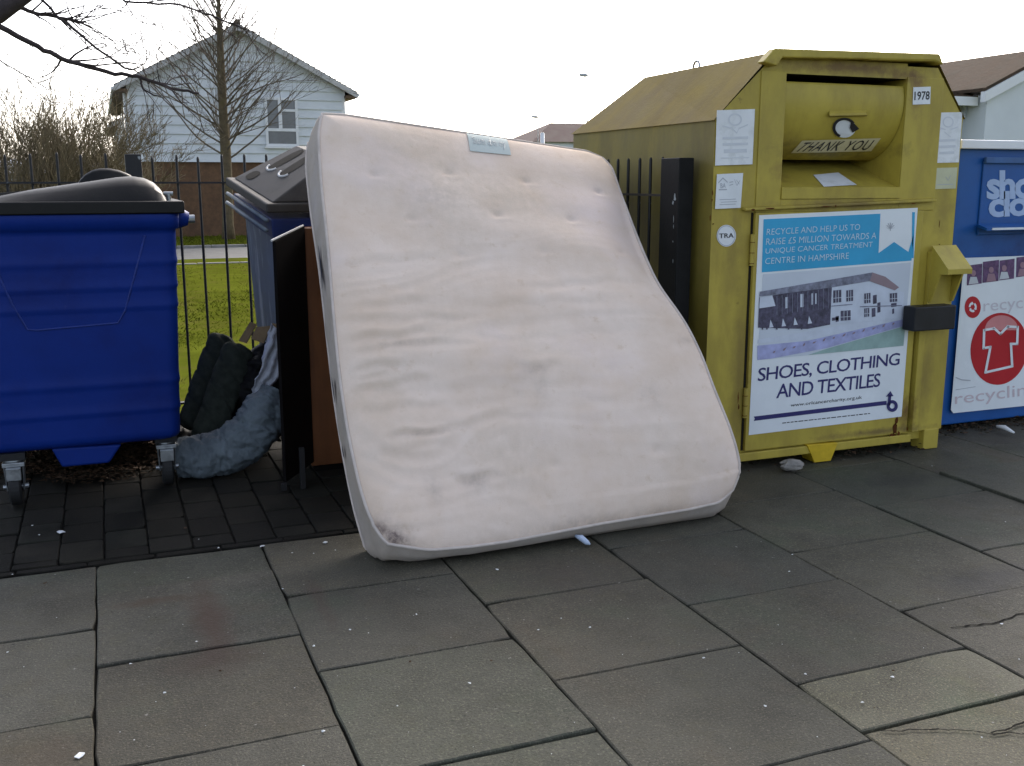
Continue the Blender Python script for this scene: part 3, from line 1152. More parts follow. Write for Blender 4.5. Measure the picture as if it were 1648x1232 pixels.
    # top
    rf.poly([V3((uA, VF - .006, zA)), V3((uB, VF - .006, zC)), V3((uB, VBr, zC)), V3((uA + .02, VBr, zA))])
    rf.build('roof', mat['yroof'], root)
    # canopy: folded lip over the front
    cp = MB()
    cl, crr = uA - .005, uB + .005
    cp.prism([Pv(x, y, vf) for x, y in ((1229, 99), (1251, 106), (1260, 92), (1505, 97), (1519, 104), (1513, 86), (1248, 77))], (0, .058, 0))
    cp.prism([Pv(x, y, vf + .002) for x, y in ((1400, 96), (1505, 98.5), (1517, 104), (1512, 87), (1400, 84))], (0, .13, 0))
    cp.build('canopy', mat['yellow'], root, bevel=.006)
    # raised centre panel edges beside the recess
    fr = MB()
    fr.box((2.893, VF - .006, 1.272), (oL - .002, VF - .001, 1.925))
    fr.box((oR + .002, VF - .006, 1.272), (3.985, VF - .001, 1.925))
    fr.box((oL - .002, VF - .006, 1.272), (oR + .002, VF - .001, 1.333))
    fr.build('recess_frame', mat['yellow'], root, bevel=.003)
    lg = MB()
    la, lb_ = Pv(1200, 337, VF - .034), Pv(1508, 322, VF - .034)
    lg.hexa([(la.x, VF - .034, la.z - .006), (lb_.x, VF - .034, lb_.z - .006), (lb_.x, VF - .001, lb_.z - .002), (la.x, VF - .001, la.z - .002),
             (la.x, VF - .034, la.z + .006), (lb_.x, VF - .034, lb_.z + .006), (lb_.x, VF - .001, lb_.z + .012), (la.x, VF - .001, la.z + .012)])
    lg.build('rain_ledge', mat['yellow'], root, bevel=.003)
    # door
    dL, dR, dB, dT = 2.885, 3.905, .10, 1.272
    d = MB()
    d.box((dL, VF - .022, dB), (dR, VF - .001, dT))
    door = d.build('door', mat['yellow'], root, bevel=.004)
    gp = MB()
    gp.box((dL - .012, VF - .004, dB), (dL - .001, VF - .0005, dT))
    gp.build('door_gap', mat['void'], root)
    gp = MB()
    gp.box((dR + .001, VF - .004, dB), (dR + .010, VF - .0005, dT))
    gp.build('door_gap', mat['void'], root)
    for z0 in (1.02, .27):
        hg = MB()
        hg.cyl((dL - .006, VF - .014, z0), (dL - .006, VF - .014, z0 + .15), .011, 12)
        for k in range(3):
            hg.cyl((dL - .006, VF - .014, z0 + .01 + .05 * k), (dL - .006, VF - .014, z0 + .013 + .05 * k), .0125, 12, 1)
        hg.build('hinge', [mat['yellow'], mat['rust']], root)
    # rust streaks: thin flaking patches
    rr = random.Random(11)

    def flake(px, py, w_, h_, vv):
        c = Pv(px, py, vv)
        N = 9
        ru = MB()
        ru.add([(c.x + w_ * math.cos(6.28 * k / N) * rr.uniform(.5, 1.1), vv, c.z + h_ * math.sin(6.28 * k / N) * rr.uniform(.5, 1.1)) for k in range(N)], [tuple(range(N))])
        ru.build('rust_patch', mat['rust'], root, fix=False)
    for px, py, w_, h_ in ((1440, 690, .018, .04), (1436, 700, .03, .018), (1443, 676, .01, .03), (1418, 710, .02, .006), (1395, 714, .03, .004), (1446, 700, .012, .035),
                           (1188, 640, .004, .03), (1189, 655, .005, .02), (1460, 690, .006, .012)):
        flake(px, py, w_, h_, VF - .0245)
    for px, py, w_, h_ in ((1147, 310, .004, .012), (1146, 322, .004, .008), (1143, 350, .004, .016), (1148, 360, .007, .004), (1512, 360, .003, .022), (1512, 393, .006, .004)):
        flake(px, py, w_, h_, VF - .0012)
    for px, py, w_, h_ in ((1345, 331, .006, .006), (1240, 335, .03, .004), (1330, 332, .04, .003), (1470, 327, .02, .003), (1212, 337, .012, .006)):
        flake(px, py, w_, h_, VF - .0355)
    # bottom lip and feet
    lip = MB()
    lip.box((uL + .03, VF - .03, .050), (3.93, VF - .001, .092))
    lip.build('bottom_lip', mat['yellow'], root, bevel=.004)
    for (a, b, c, dd) in (((1299, 716), (1349, 712), (1337, 744), (1311, 746)),):
        m = MB()
        vv = VF - .036
        m.prism([Pv(*p, vv) if k < 2 else V3((Pv(*p, vv).x, vv, 0.001)) for k, p in enumerate((a, b, c, dd))], (0, .10, 0))
        m.build('foot', mat['yfoot'], root, bevel=.003)['label'] = 'tapered bright yellow foot under the door'
    m = MB()
    m.box((4.015, VF - .035, 0.0), (4.115, VF + .06, .11))
    m.build('foot', mat['yellow'], root, bevel=.004)
    m = MB()
    m.box((uL + .03, VF + 1.2, 0.0), (uL + .13, VF + 1.3, .054))
    m.build('foot', mat['yellow'], root)
    m = MB()
    m.box((uR - .13, VF + 1.2, 0.0), (uR - .03, VF + 1.3, .054))
    m.build('foot', mat['yellow'], root)
    m = MB()
    m.box((uL + .03, VF + .3, 0.0), (uL + .10, VF + .4, .054))
    m.build('foot', mat['yellow'], root)
    # right door post, lock cowl, black lock box
    rp = MB()
    rp.box((3.925, VF - .04, .105), (3.965, VF - .001, .78))
    rp.box((3.97, VF - .03, .105), (4.135, VF - .001, 1.06))
    rp.build('lock_post', mat['yellow'], root, bevel=.004)
    cw = MB()
    # hooded cowl: sloping top, vertical face cut away underneath
    x0, x1 = 3.97, 4.13
    cw.prism([(x0, a_, b_) for a_, b_ in ((VF - .03, 1.092), (VF - .153, .978), (VF - .153, .952), (VF - .10, .948), (VF - .03, 1.01))], (x1 - x0, 0, 0))
    for xx in (x0, x1 - .012):
        cw.prism([(xx, a_, b_) for a_, b_ in ((VF - .0305, 1.0095), (VF - .0995, .9475), (VF - .045, .80), (VF - .0305, .80))], (.012, 0, 0))
    cw.build('lock_cowl', mat['yellow'], root)
    lb = MB()
    lb.box((3.80, VF - .13, .665), (4.07, VF - .042, .79))
    lb.build('lock_box', mat['black'], root, bevel=.006)['label'] = 'black steel lock box across the door edge'
    # lifting eye
    le = MB()
    c = Pu(1121, 104, 3.0)
    pts = []
    for k in range(13):
        an = math.pi * k / 12
        pts.append((c.x, c.y + .03 * math.cos(an), c.z - .01 + .03 * math.sin(an)))
    pts = [(c.x, c.y + .032, zA - .01)] + pts + [(c.x, c.y - .032, zA - .01)]
    le.tube(pts, .007, 8)
    le.build('lifting_eye', mat['steel'], root, smooth=True)
    # small stickers on the front
    def stick(c, mt, v=VF - .0085, label=None):
        m_ = MB()
        m_.prism([Pv(x, y, v) for x, y in c], (0, .0012, 0))
        ob = m_.build('sticker', mt, root)
        if label:
            ob['label'] = label
        return ob
    s1 = stick([(1151, 266), (1211, 264), (1215, 175), (1154, 177)], mat['sticker'], label='faded white notice at the upper left')
    m_ = MB()
    def lines(m_, L, v):
        for (x0_, y0_, x1_, y1_, w_) in L:
            m_.poly([Pv(x0_, y0_ + w_, v), Pv(x1_, y1_ + w_, v), Pv(x1_, y1_ - w_, v), Pv(x0_, y0_ - w_, v)])
    def ringp(m_, x, y, rx, ry, v, w_=.8, n=18):
        rows = [[Pv(x + (rx + q) * math.cos(6.2832 * k / n), y + (ry + q) * math.sin(6.2832 * k / n), v) for k in range(n)] for q in (-w_, w_)]
        m_.grid(rows, wrap=True)
    vv = VF - .0095
    ringp(m_, 1183, 192, 10, 9, vv, 1.2)
    lines(m_, [(1176, 204, 1186, 214, 1), (1186, 214, 1190, 204, 1), (1163, 202, 1176, 206, 1), (1190, 206, 1204, 200, 1), (1163, 222, 1204, 221, 2), (1163, 232, 1204, 231, 2), (1165, 243, 1202, 242, 3), (1160, 254, 1206, 253, .7)], vv)
    m_.build('notice_print', mat['stickprint'], s1, fix=False)
    s2 = stick([(1151, 336), (1192, 334), (1196, 278), (1154, 280)], mat['white'], label='white members notice with a house symbol')
    m_ = MB()
    lines(m_, [(1157, 305, 1157, 294, 1), (1170, 305, 1170, 293, 1), (1157, 305, 1170, 304.5, .9), (1156, 294, 1163.5, 286, 1), (1163.5, 286, 1171, 293, 1),
               (1158, 321, 1184, 320, .5), (1160, 325, 1186, 324, .5), (1158, 329, 1184, 328, .5), (1174, 298, 1180, 296, .6), (1174, 293, 1180, 292, .6), (1177, 300, 1177, 290, .6),
               (1182, 288, 1186, 298, .8), (1186, 298, 1191, 290, .8), (1185, 289, 1190, 296, .6)], vv)
    put_text(m_, 'BA', [Pv(1159.5, 302.5, vv), Pv(1168, 302, vv), Pv(1168, 294, vv), Pv(1159.5, 294.5, vv)])
    m_.build('notice_print', mat['grey'], s2, fix=False)
    m_ = MB()
    m_.add([Pv(1169 + 15.5 * math.cos(6.2832 * k / 28), 379 + 17.5 * math.sin(6.2832 * k / 28), VF - .0025) for k in range(28)], [tuple(range(28))])
    s3 = m_.build('sticker', mat['white'], root, fix=False)
    s3['label'] = 'round white TRA sticker'
    m_ = MB()
    ringp(m_, 1169, 379, 14, 16, VF - .0035, .5, 28)
    m_.build('sticker_rim', mat['grey'], s3, fix=False)
    m_ = MB()
    put_text(m_, 'TRA', [Pv(1157.5, 383, VF - .004), Pv(1181, 382, VF - .004), Pv(1181, 374.5, VF - .004), Pv(1157.5, 375.5, VF - .004)], offset=.012)
    m_.build('lettering', mat['ink'], s3, fix=False)
    s4 = stick([(1469, 168), (1497, 167), (1498, 139), (1470, 140)], mat['white'], label='white number sticker reading 1978')
    m_ = MB()
    put_text(m_, '1978', [Pv(1471.5, 161, vv), Pv(1496, 160, vv), Pv(1496.5, 146, vv), Pv(1472, 147, vv)], offset=.02)
    m_.build('lettering', mat['ink'], s4, fix=False)
    s5 = stick([(1498, 262), (1543, 261), (1549, 180), (1502, 181)], mat['sticker'], VF - .0025, 'faded white notice at the upper right')
    m_ = MB()
    ringp(m_, 1526, 196, 8, 8, VF - .0035, 1)
    lines(m_, [(1514, 206, 1522, 208, 1), (1530, 208, 1542, 204, 1), (1520, 212, 1530, 220, 1), (1511, 226, 1538, 225, 2), (1511, 236, 1538, 235, 2), (1512, 246, 1536, 245, 2)], VF - .0035)
    m_.build('notice_print', mat['stickprint'], s5, fix=False)
    s6 = stick([(1501, 304), (1538, 303), (1541, 269), (1502, 270)], mat['stickyel'], VF - .0025, 'small yellowed sticker below the right notice')
    m_ = MB()
    lines(m_, [(1522, 284, 1526, 290, .8), (1526, 290, 1530, 282, .8), (1508, 297, 1534, 296, .5)], VF - .0035)
    m_.build('notice_print', mat['grey'], s6, fix=False)

    # ---------------- poster on the door
    vp = VF - .0245
    m_ = MB()
    m_.prism([Pv(x, y, vp) for x, y in ((1205, 700), (1451, 670), (1477, 334), (1222, 346))], (0, .0012, 0))
    po = m_.build('poster', mat['paper'], door)
    po['label'] = 'white poster about shoes, clothing and textiles with a building photo'
    L1, L2, L3 = vp - .0012, vp - .0030, vp - .0042
    K1, K2, K3 = vp - .0016, vp - .0020, vp - .0024
    q = lambda c, v: [Pv(x, y, v) for x, y in c]
    m_ = MB()
    m_.poly(q([(1226, 438), (1467, 419), (1470.5, 376), (1462, 405), (1439, 389), (1414, 407), (1417, 343.5), (1229, 352.5)], L1))
    m_.build('blue_banner', mat['cyan'], po, fix=False)
    m_ = MB()
    m_.poly(q([(1467.4, 415), (1470.4, 415), (1472.5, 341), (1468.2, 341)], L1))
    m_.build('blue_banner', mat['cyan'], po, fix=False)
    for s_, c in (('RECYCLE AND HELP US TO', [(1233.5, 378), (1384, 369.5), (1384.5, 360), (1234.5, 368)]),
                  ('RAISE £5 MILLION TOWARDS A', [(1232.5, 394), (1410, 383.5), (1411, 373.5), (1233.5, 383.5)]),
                  ('UNIQUE CANCER TREATMENT', [(1231.5, 409.5), (1404, 398.5), (1405, 388.5), (1232.5, 399.5)]),
                  ('CENTRE IN HAMPSHIRE', [(1231, 425), (1366, 416), (1366.5, 406), (1232, 415)])):
        m_ = MB()
        put_text(m_, s_, q(c, L2), offset=-.004)
        m_.build('lettering', mat['paletext'], po, fix=False)
    m_ = MB()
    for k in range(7):
        an = math.radians(-90 + (k - 3) * 30)
        x1_, y1_ = 1433 + 7 * math.cos(an), 366 + 8 * math.sin(an)
        m_.poly(q([(1432.3, 368), (1433.7, 368), (x1_ + .8, y1_), (x1_ - .8, y1_)], L1))
    m_.poly(q([(1432.3, 371), (1433.7, 371), (1433.7, 364), (1432.3, 364)], L1))
    m_.build('ribbon_emblem', mat['grey'], po, fix=False)
    # the building photograph
    m_ = MB()
    A = lambda mi, v, c: m_.poly(q(c, v), mi)
    A(0, L1, [(1219, 579), (1454, 556), (1466, 422), (1228, 441)])
    # path and lawn
    A(1, K2, [(1219, 579), (1219, 556), (1300, 548), (1460, 512), (1458, 523), (1330, 560), (1240, 577)])
    A(2, K3, [(1300, 571), (1454, 556), (1457, 524), (1330, 561)])
    A(3, K1, [(1219, 552), (1220, 546), (1330, 528), (1460, 500), (1460, 511), (1300, 546)])
    # dark left block
    A(4, L2, [(1220, 527), (1222, 478), (1339, 460), (1336, 522), (1300, 529)])
    A(3, L3, [(1222, 492), (1223, 478), (1243, 475), (1248, 492), (1222, 496)])
    # white right block
    A(3, L2, [(1336, 522), (1339, 460), (1396, 452), (1455, 470), (1452, 512)])
    # roof
    A(5, L3, [(1222, 477), (1223, 469), (1340, 449), (1404, 438), (1400, 452), (1340, 462)])
    A(6, L3, [(1400, 452), (1404, 438), (1425, 445), (1447, 462), (1440, 467)])
    for x0_, y0_, w_, h_ in ((1341, 487, 13, 20), (1362, 485, 11, 18), (1391, 488, 10, 16), (1405, 489, 6, 14), (1391, 510, 8, 14), (1403, 510, 6, 14), (1412, 503, 5, 16), (1353, 516, 16, 16),
                             (1339, 516, 11, 5), (1345, 518, 5, 9), (1432, 486, 12, 14), (1434, 494, 9, 6), (1436, 505, 3, 8)):
        A(4, L3, [(x0_, y0_), (x0_ + w_, y0_ - 1.2), (x0_ + w_, y0_ - h_ - 1.2), (x0_, y0_ - h_)])
    for x0_, y0_, w_, h_ in ((1264, 496, 4, 18), (1288, 494, 5, 21), (1306, 490, 3, 18), (1312, 489, 2, 17)):
        A(3, L3, [(x0_, y0_), (x0_ + w_, y0_ - .5), (x0_ + w_, y0_ - h_ - .5), (x0_, y0_ - h_)])
    for x0_ in (1238, 1258, 1277, 1300):
        A(3, L3, [(x0_, 527 - (x0_ - 1238) * .1), (x0_ + 7, 526 - (x0_ - 1238) * .1), (x0_ + 2, 514 - (x0_ - 1238) * .1)])
    for x0_ in (1226, 1233, 1249, 1268, 1289):
        A(4, L3, [(x0_, 530), (x0_ + 2.5, 530), (x0_ + 2, 521), (x0_, 521)])
    K4 = vp - .0054
    for k in range(11):
        x_ = 1250 + k * 8.3
        A(5, K4, [(x_, 506 - k), (x_ + .8, 506 - k), (x_ + .8, 476 - k * 1.3), (x_, 476 - k * 1.3)])
    for x0_, y0_, w_, h_ in ((1341, 487, 13, 20), (1362, 485, 11, 18), (1391, 488, 10, 16), (1391, 510, 8, 14), (1353, 516, 16, 16), (1432, 486, 12, 14)):
        for t_ in (.33, .66):
            A(3, K4, [(x0_ + w_ * t_ - .4, y0_), (x0_ + w_ * t_ + .4, y0_), (x0_ + w_ * t_ + .4, y0_ - h_), (x0_ + w_ * t_ - .4, y0_ - h_)])
        A(3, K4, [(x0_, y0_ - h_ * .35), (x0_ + w_, y0_ - h_ * .35 - 1), (x0_ + w_, y0_ - h_ * .35 - 1.8), (x0_, y0_ - h_ * .35 - .8)])
    for k in range(26):
        x_, y_ = 1244 + k * 8, 568 - k * 1.9
        A(1 if k % 2 else 6, K4, [(x_, y_), (x_ + 3, y_ - 1), (x_ + 4 + k % 3, y_ - 4 - k % 4), (x_ + 1, y_ - 3)])
    A(5, K4, [(1338, 493), (1372, 490), (1372, 488.6), (1338, 491.6)])
    A(5, K4, [(1384, 494), (1452, 492), (1452, 490.6), (1384, 492.4)])
    m_.build('building_picture', [mat['photo_sky'], mat['photo_path'], mat['photo_lawn'], mat['photo_wall'], mat['photo_dark'], mat['photo_roof'], mat['photo_brown']], po, fix=False)
    m_ = MB()
    put_text(m_, 'SHOES, CLOTHING', q([(1219, 617), (1447, 590), (1449, 567), (1221, 592)], L1), offset=.008, spacing=.9)
    m_.build('lettering', mat['navy'], po, fix=False)
    m_ = MB()
    put_text(m_, 'AND TEXTILES', q([(1249, 641), (1416, 622), (1418, 600), (1251, 618)], L1), offset=.008, spacing=.9)
    m_.build('lettering', mat['navy'], po, fix=False)
    m_ = MB()
    put_text(m_, 'www.orlcancercharity.org.uk', q([(1272, 656), (1387, 643), (1387.5, 636), (1273, 649)], L1), offset=.004)
    m_.build('web_address', mat['ink'], po, fix=False)
    m_ = MB()
    x_ = 1259
    while x_ < 1398:
        w_ = 3 + (x_ * 7 % 5)
        y_ = 680.5 - (x_ - 1259) * .11
        m_.poly(q([(x_, y_ + .7), (x_ + w_, y_ + .7 - w_ * .11), (x_ + w_, y_ - .7 - w_ * .11), (x_, y_ - .7)], L1))
        x_ += w_ + 1.6
    m_.build('small_print', mat['ink'], po, fix=False)
    m_ = MB()
    m_.poly(q([(1213, 677), (1427, 651), (1427, 644.5), (1213, 670), (1215, 673.5)], L1))
    m_.build('navy_bar', mat['navy'], po, fix=False)
    m_ = MB()
    rows = [[], []]
    for k in range(25):
        an = 6.2832 * k / 24
        for qq, rr_ in enumerate((1.0, .45)):
            rows[qq].append(Pv(1436 + 9 * rr_ * math.cos(an), 653 + 9.5 * rr_ * math.sin(an), L2))
    m_.grid(rows)
    m_.poly(q([(1428, 652), (1433, 652), (1434.5, 636), (1430, 636)], L2))
    m_.poly(q([(1426, 638), (1438, 637), (1433, 629)], L2))
    m_.build('arrow_emblem', mat['navy'], po, fix=False)
    return root


mat['thank'] = M('yellowed_strip', (.60, .53, .32), .5, .12, 12)
mat['stickprint'] = flat('ghostly_print', (.60, .625, .65))
mat['stickyel'] = M('yellowed_sticker', (.52, .52, .34), .5, .08, 12)
mat['paletext'] = flat('pale_blue_lettering', (.50, .66, .74))
yellow_bank()


# ================================================================== BLUE TEXTILE BANK
def blue_bank():
    VQ = 4.40
    q = lambda c, v=VQ: [Pv(x, y, v) for x, y in c]
    uL, uR = 4.395, 5.75
    root = thing('textile_bank', 'blue clothing bank with a red T-shirt poster, beside the yellow one', 'clothing bank', (5.0, 5.0, 0))
    b = MB()
    zt = 1.60
    prof = [(uL - .01, .03), (uL - .02, .62), (uL + .0, .68), (uL + .0, zt), (uR, zt), (uR, .03)]
    b.prism([(u, VQ, z) for u, z in prof], (0, 1.2, 0))
    b.build('body', mat['bankblue'], root, bevel=.008)
    cap = MB()
    cap.prism([(uL - .03, VQ - .04, zt - .008), (uL - .03, VQ - .04, zt + .040), (uL - .03, VQ + 1.25, zt + .02), (uL - .03, VQ + 1.25, zt - .008)], (uR - uL + .06, 0, 0))
    cap.build('roof_cap', mat['whitecap'], root, bevel=.006)
    # dark reveal strip under the cap
    pn = MB()
    c = Pv(1581, 262, VQ)
    pn.box((c.x, VQ - .012, 1.12), (uR - .15, VQ - .001, 1.53))
    pn.build('deposit_flap', mat['bankblue'], root, bevel=.01)
    hd = MB()
    t0 = Pv(1583, 256, VQ - .012)
    hd.box((t0.x, VQ - .032, t0.z - .022), (uR - .16, VQ - .013, t0.z + .012))
    hd.build('flap_hinge', mat['bankblue2'], root, bevel=.004)
    l0 = Pv(1572, 368, VQ - .03)
    lg = MB()
    lg.hexa([(l0.x, VQ - .10, l0.z - .008), (uR - .13, VQ - .10, l0.z - .008), (uR - .13, VQ - .031, l0.z + .012), (l0.x, VQ - .031, l0.z + .012),
             (l0.x, VQ - .10, l0.z + .006), (uR - .13, VQ - .10, l0.z + .006), (uR - .13, VQ - .031, l0.z + .028), (l0.x, VQ - .031, l0.z + .028)])
    lg.build('flap_handle', mat['bankblue'], root)
    le = MB()
    e0 = Pv(1597, 364, VQ - .101)
    le.box((e0.x, VQ - .104, l0.z - .004), (uR - .2, VQ - .1005, l0.z + .008))
    le.build('white_trim', mat['white'], root)
    tx = MB()
    v2 = VQ - .0145
    put_text(tx, 'shoes', q([(1588, 321), (1706, 319), (1706, 272), (1588, 274)], v2), offset=.035, spacing=.9)
    tx.build('lettering', mat['paleblue'], root, fix=False)
    tx = MB()
    put_text(tx, 'clothes', q([(1591, 350), (1740, 343), (1740, 303), (1591, 308)], v2), offset=.035, spacing=.9)
    tx.build('lettering', mat['paleblue'], root, fix=False)
    # poster
    v3 = VQ - .022
    pl_, pb = Pv(1530, 665, v3), Pv(1545, 415, v3)
    m_ = MB()
    x0 = pl_.x
    m_.prism([V3((x0 + .02, v3, pl_.z)), V3((uR - .1, v3, pl_.z - .005)), V3((uR - .1, v3, pb.z)), V3((x0 + .01, v3, pb.z)), V3((x0, v3, pb.z - .02)), V3((x0, v3, pl_.z + .02))], (0, .0012, 0))
    po = m_.build('poster', mat['paper'], root)
    po['label'] = 'white poster with a red T-shirt disc and a row of photos'
    L1, L2, L3 = v3 - .0014, v3 - .0028, v3 - .0042
    m_ = MB()
    for k, (x, y, w_, h_) in enumerate(((1556, 459, 24, 32), (1581, 455, 26, 34), (1608, 451, 24, 32), (1635, 446, 24, 32), (1662, 442, 24, 32))):
        m_.poly(q([(x, y), (x + w_, y - 3.2), (x + w_ + 1, y - h_ - 3.2), (x + 1, y - h_)], L1), 0)
        hx, hy = x + w_ * (.45 + .12 * math.sin(k * 2.1)), y - h_ * .62
        m_.poly([Pv(hx + 4 * math.cos(6.28 * j / 12), hy + 5 * math.sin(6.28 * j / 12), L2) for j in range(12)], 1)
        m_.poly(q([(hx - 8, y - 1.5), (hx + 8, y - 3.5), (hx + 5, hy + 6), (hx - 5, hy + 6)], L2), 2 if k % 2 == 0 else 1)
    m_.build('photo_strip', [mat['purple'], mat['skinprint'], mat['pale']], po, fix=False)
    m_ = MB()
    m_.add([Pv(1565.5 + 13 * math.cos(6.2832 * j / 28), 494 + 17.5 * math.sin(6.2832 * j / 28), L1) for j in range(28)], [tuple(range(28))], 0)
    for a0 in (0, 120, 240):
        rows = [[], []]
        for j in range(9):
            an = math.radians(a0 + 80 * j / 8 - 60)
            for qq, rr_ in enumerate((8.2, 4.4)):
                rows[qq].append(Pv(1565.5 + rr_ * .78 * math.cos(an), 494 + rr_ * math.sin(an), L2))
        m_.grid(rows, 1)
        an, an2 = math.radians(a0 + 20), math.radians(a0 + 48)
        m_.poly([Pv(1565.5 + 9.5 * .78 * math.cos(an), 494 + 9.5 * math.sin(an), L2), Pv(1565.5 + 6.2 * .78 * math.cos(an2), 494 + 6.2 * math.sin(an2), L2), Pv(1565.5 + 3 * .78 * math.cos(an), 494 + 3 * math.sin(an), L2)], 1)
    m_.build('recycling_emblem', [mat['red'], mat['white']], po, fix=False)
    m_ = MB()
    put_text(m_, 'recycling shoes', q([(1583, 507), (1760, 492), (1760, 466), (1583, 482)], L1), offset=.0)
    m_.build('lettering', mat['palepink'], po, fix=False)
    m_ = MB()
    put_text(m_, 'recycling shoes', q([(1537, 656), (1760, 630), (1760, 602), (1537, 632)], L1), offset=.0)
    m_.build('lettering', mat['palepink2'], po, fix=False)
    m_ = MB()
    N = 48
    ex, ey, rx, ry = 1608, 561, 46, 58
    m_.add([Pv(ex + rx * math.cos(6.2832 * j / N) + 5 * math.sin(6.2832 * j / N) * -.6, ey + ry * math.sin(6.2832 * j / N), L1) for j in range(N)], [tuple(range(N))], 0)
    # pale gloss cap at the top of the disc
    m_.add([Pv(ex + 4 + 27 * math.cos(math.radians(180 + 180 * j / 20)), ey - 30 + 24 * math.sin(math.radians(180 + 180 * j / 20)), L2) for j in range(21)], [tuple(range(21))], 1)
    T = [(1584, 531), (1600, 528), (1610, 537), (1622, 525), (1638, 526), (1637, 553), (1627, 553), (1629, 589), (1586, 599), (1594, 558), (1583, 560)]
    cx_ = sum(p[0] for p in T) / len(T)
    cy_ = sum(p[1] for p in T) / len(T)
    for (a_, b_) in zip(T, T[1:] + T[:1]):
        dx, dy = b_[0] - a_[0], b_[1] - a_[1]
        ln = math.hypot(dx, dy)
        nx, ny = -dy / ln * 1.9, dx / ln * 1.9
        ex_, ey_ = dx / ln * 1.6, dy / ln * 1.6
        m_.poly([Pv(a_[0] - ex_ + nx, a_[1] - ey_ + ny, L3), Pv(b_[0] + ex_ + nx, b_[1] + ey_ + ny, L3), Pv(b_[0] + ex_ - nx, b_[1] + ey_ - ny, L3), Pv(a_[0] - ex_ - nx, a_[1] - ey_ - ny, L3)], 2)
    m_.build('shirt_emblem', [mat['red'], mat['pink'], mat['white']], po, fix=False)
    m_ = MB()
    for (x0_, y0_, x1_, y1_, w_) in ((1538, 607, 1548, 611, .9), (1548, 611, 1562, 612, .9), (1538, 627, 1570, 622, .5)):
        m_.poly([Pv(x0_, y0_ + w_, L1), Pv(x1_, y1_ + w_, L1), Pv(x1_, y1_ - w_, L1), Pv(x0_, y0_ - w_, L1)])
    m_.build('poster_crease', mat['grey'], po, fix=False)


mat['whitecap'] = M('white_cap_paint', (.76, .78, .79), .4, .06, 3)
mat['bankblue2'] = M('worn_blue_paint', (.04, .11, .27), .5, .2, 8)
mat['paleblue'] = flat('pale_blue_print', (.36, .47, .66))
mat['palepink2'] = flat('faded_rose_print', (.58, .49, .51))
mat['skinprint'] = flat('photo_skin_print', (.30, .18, .22))
blue_bank()


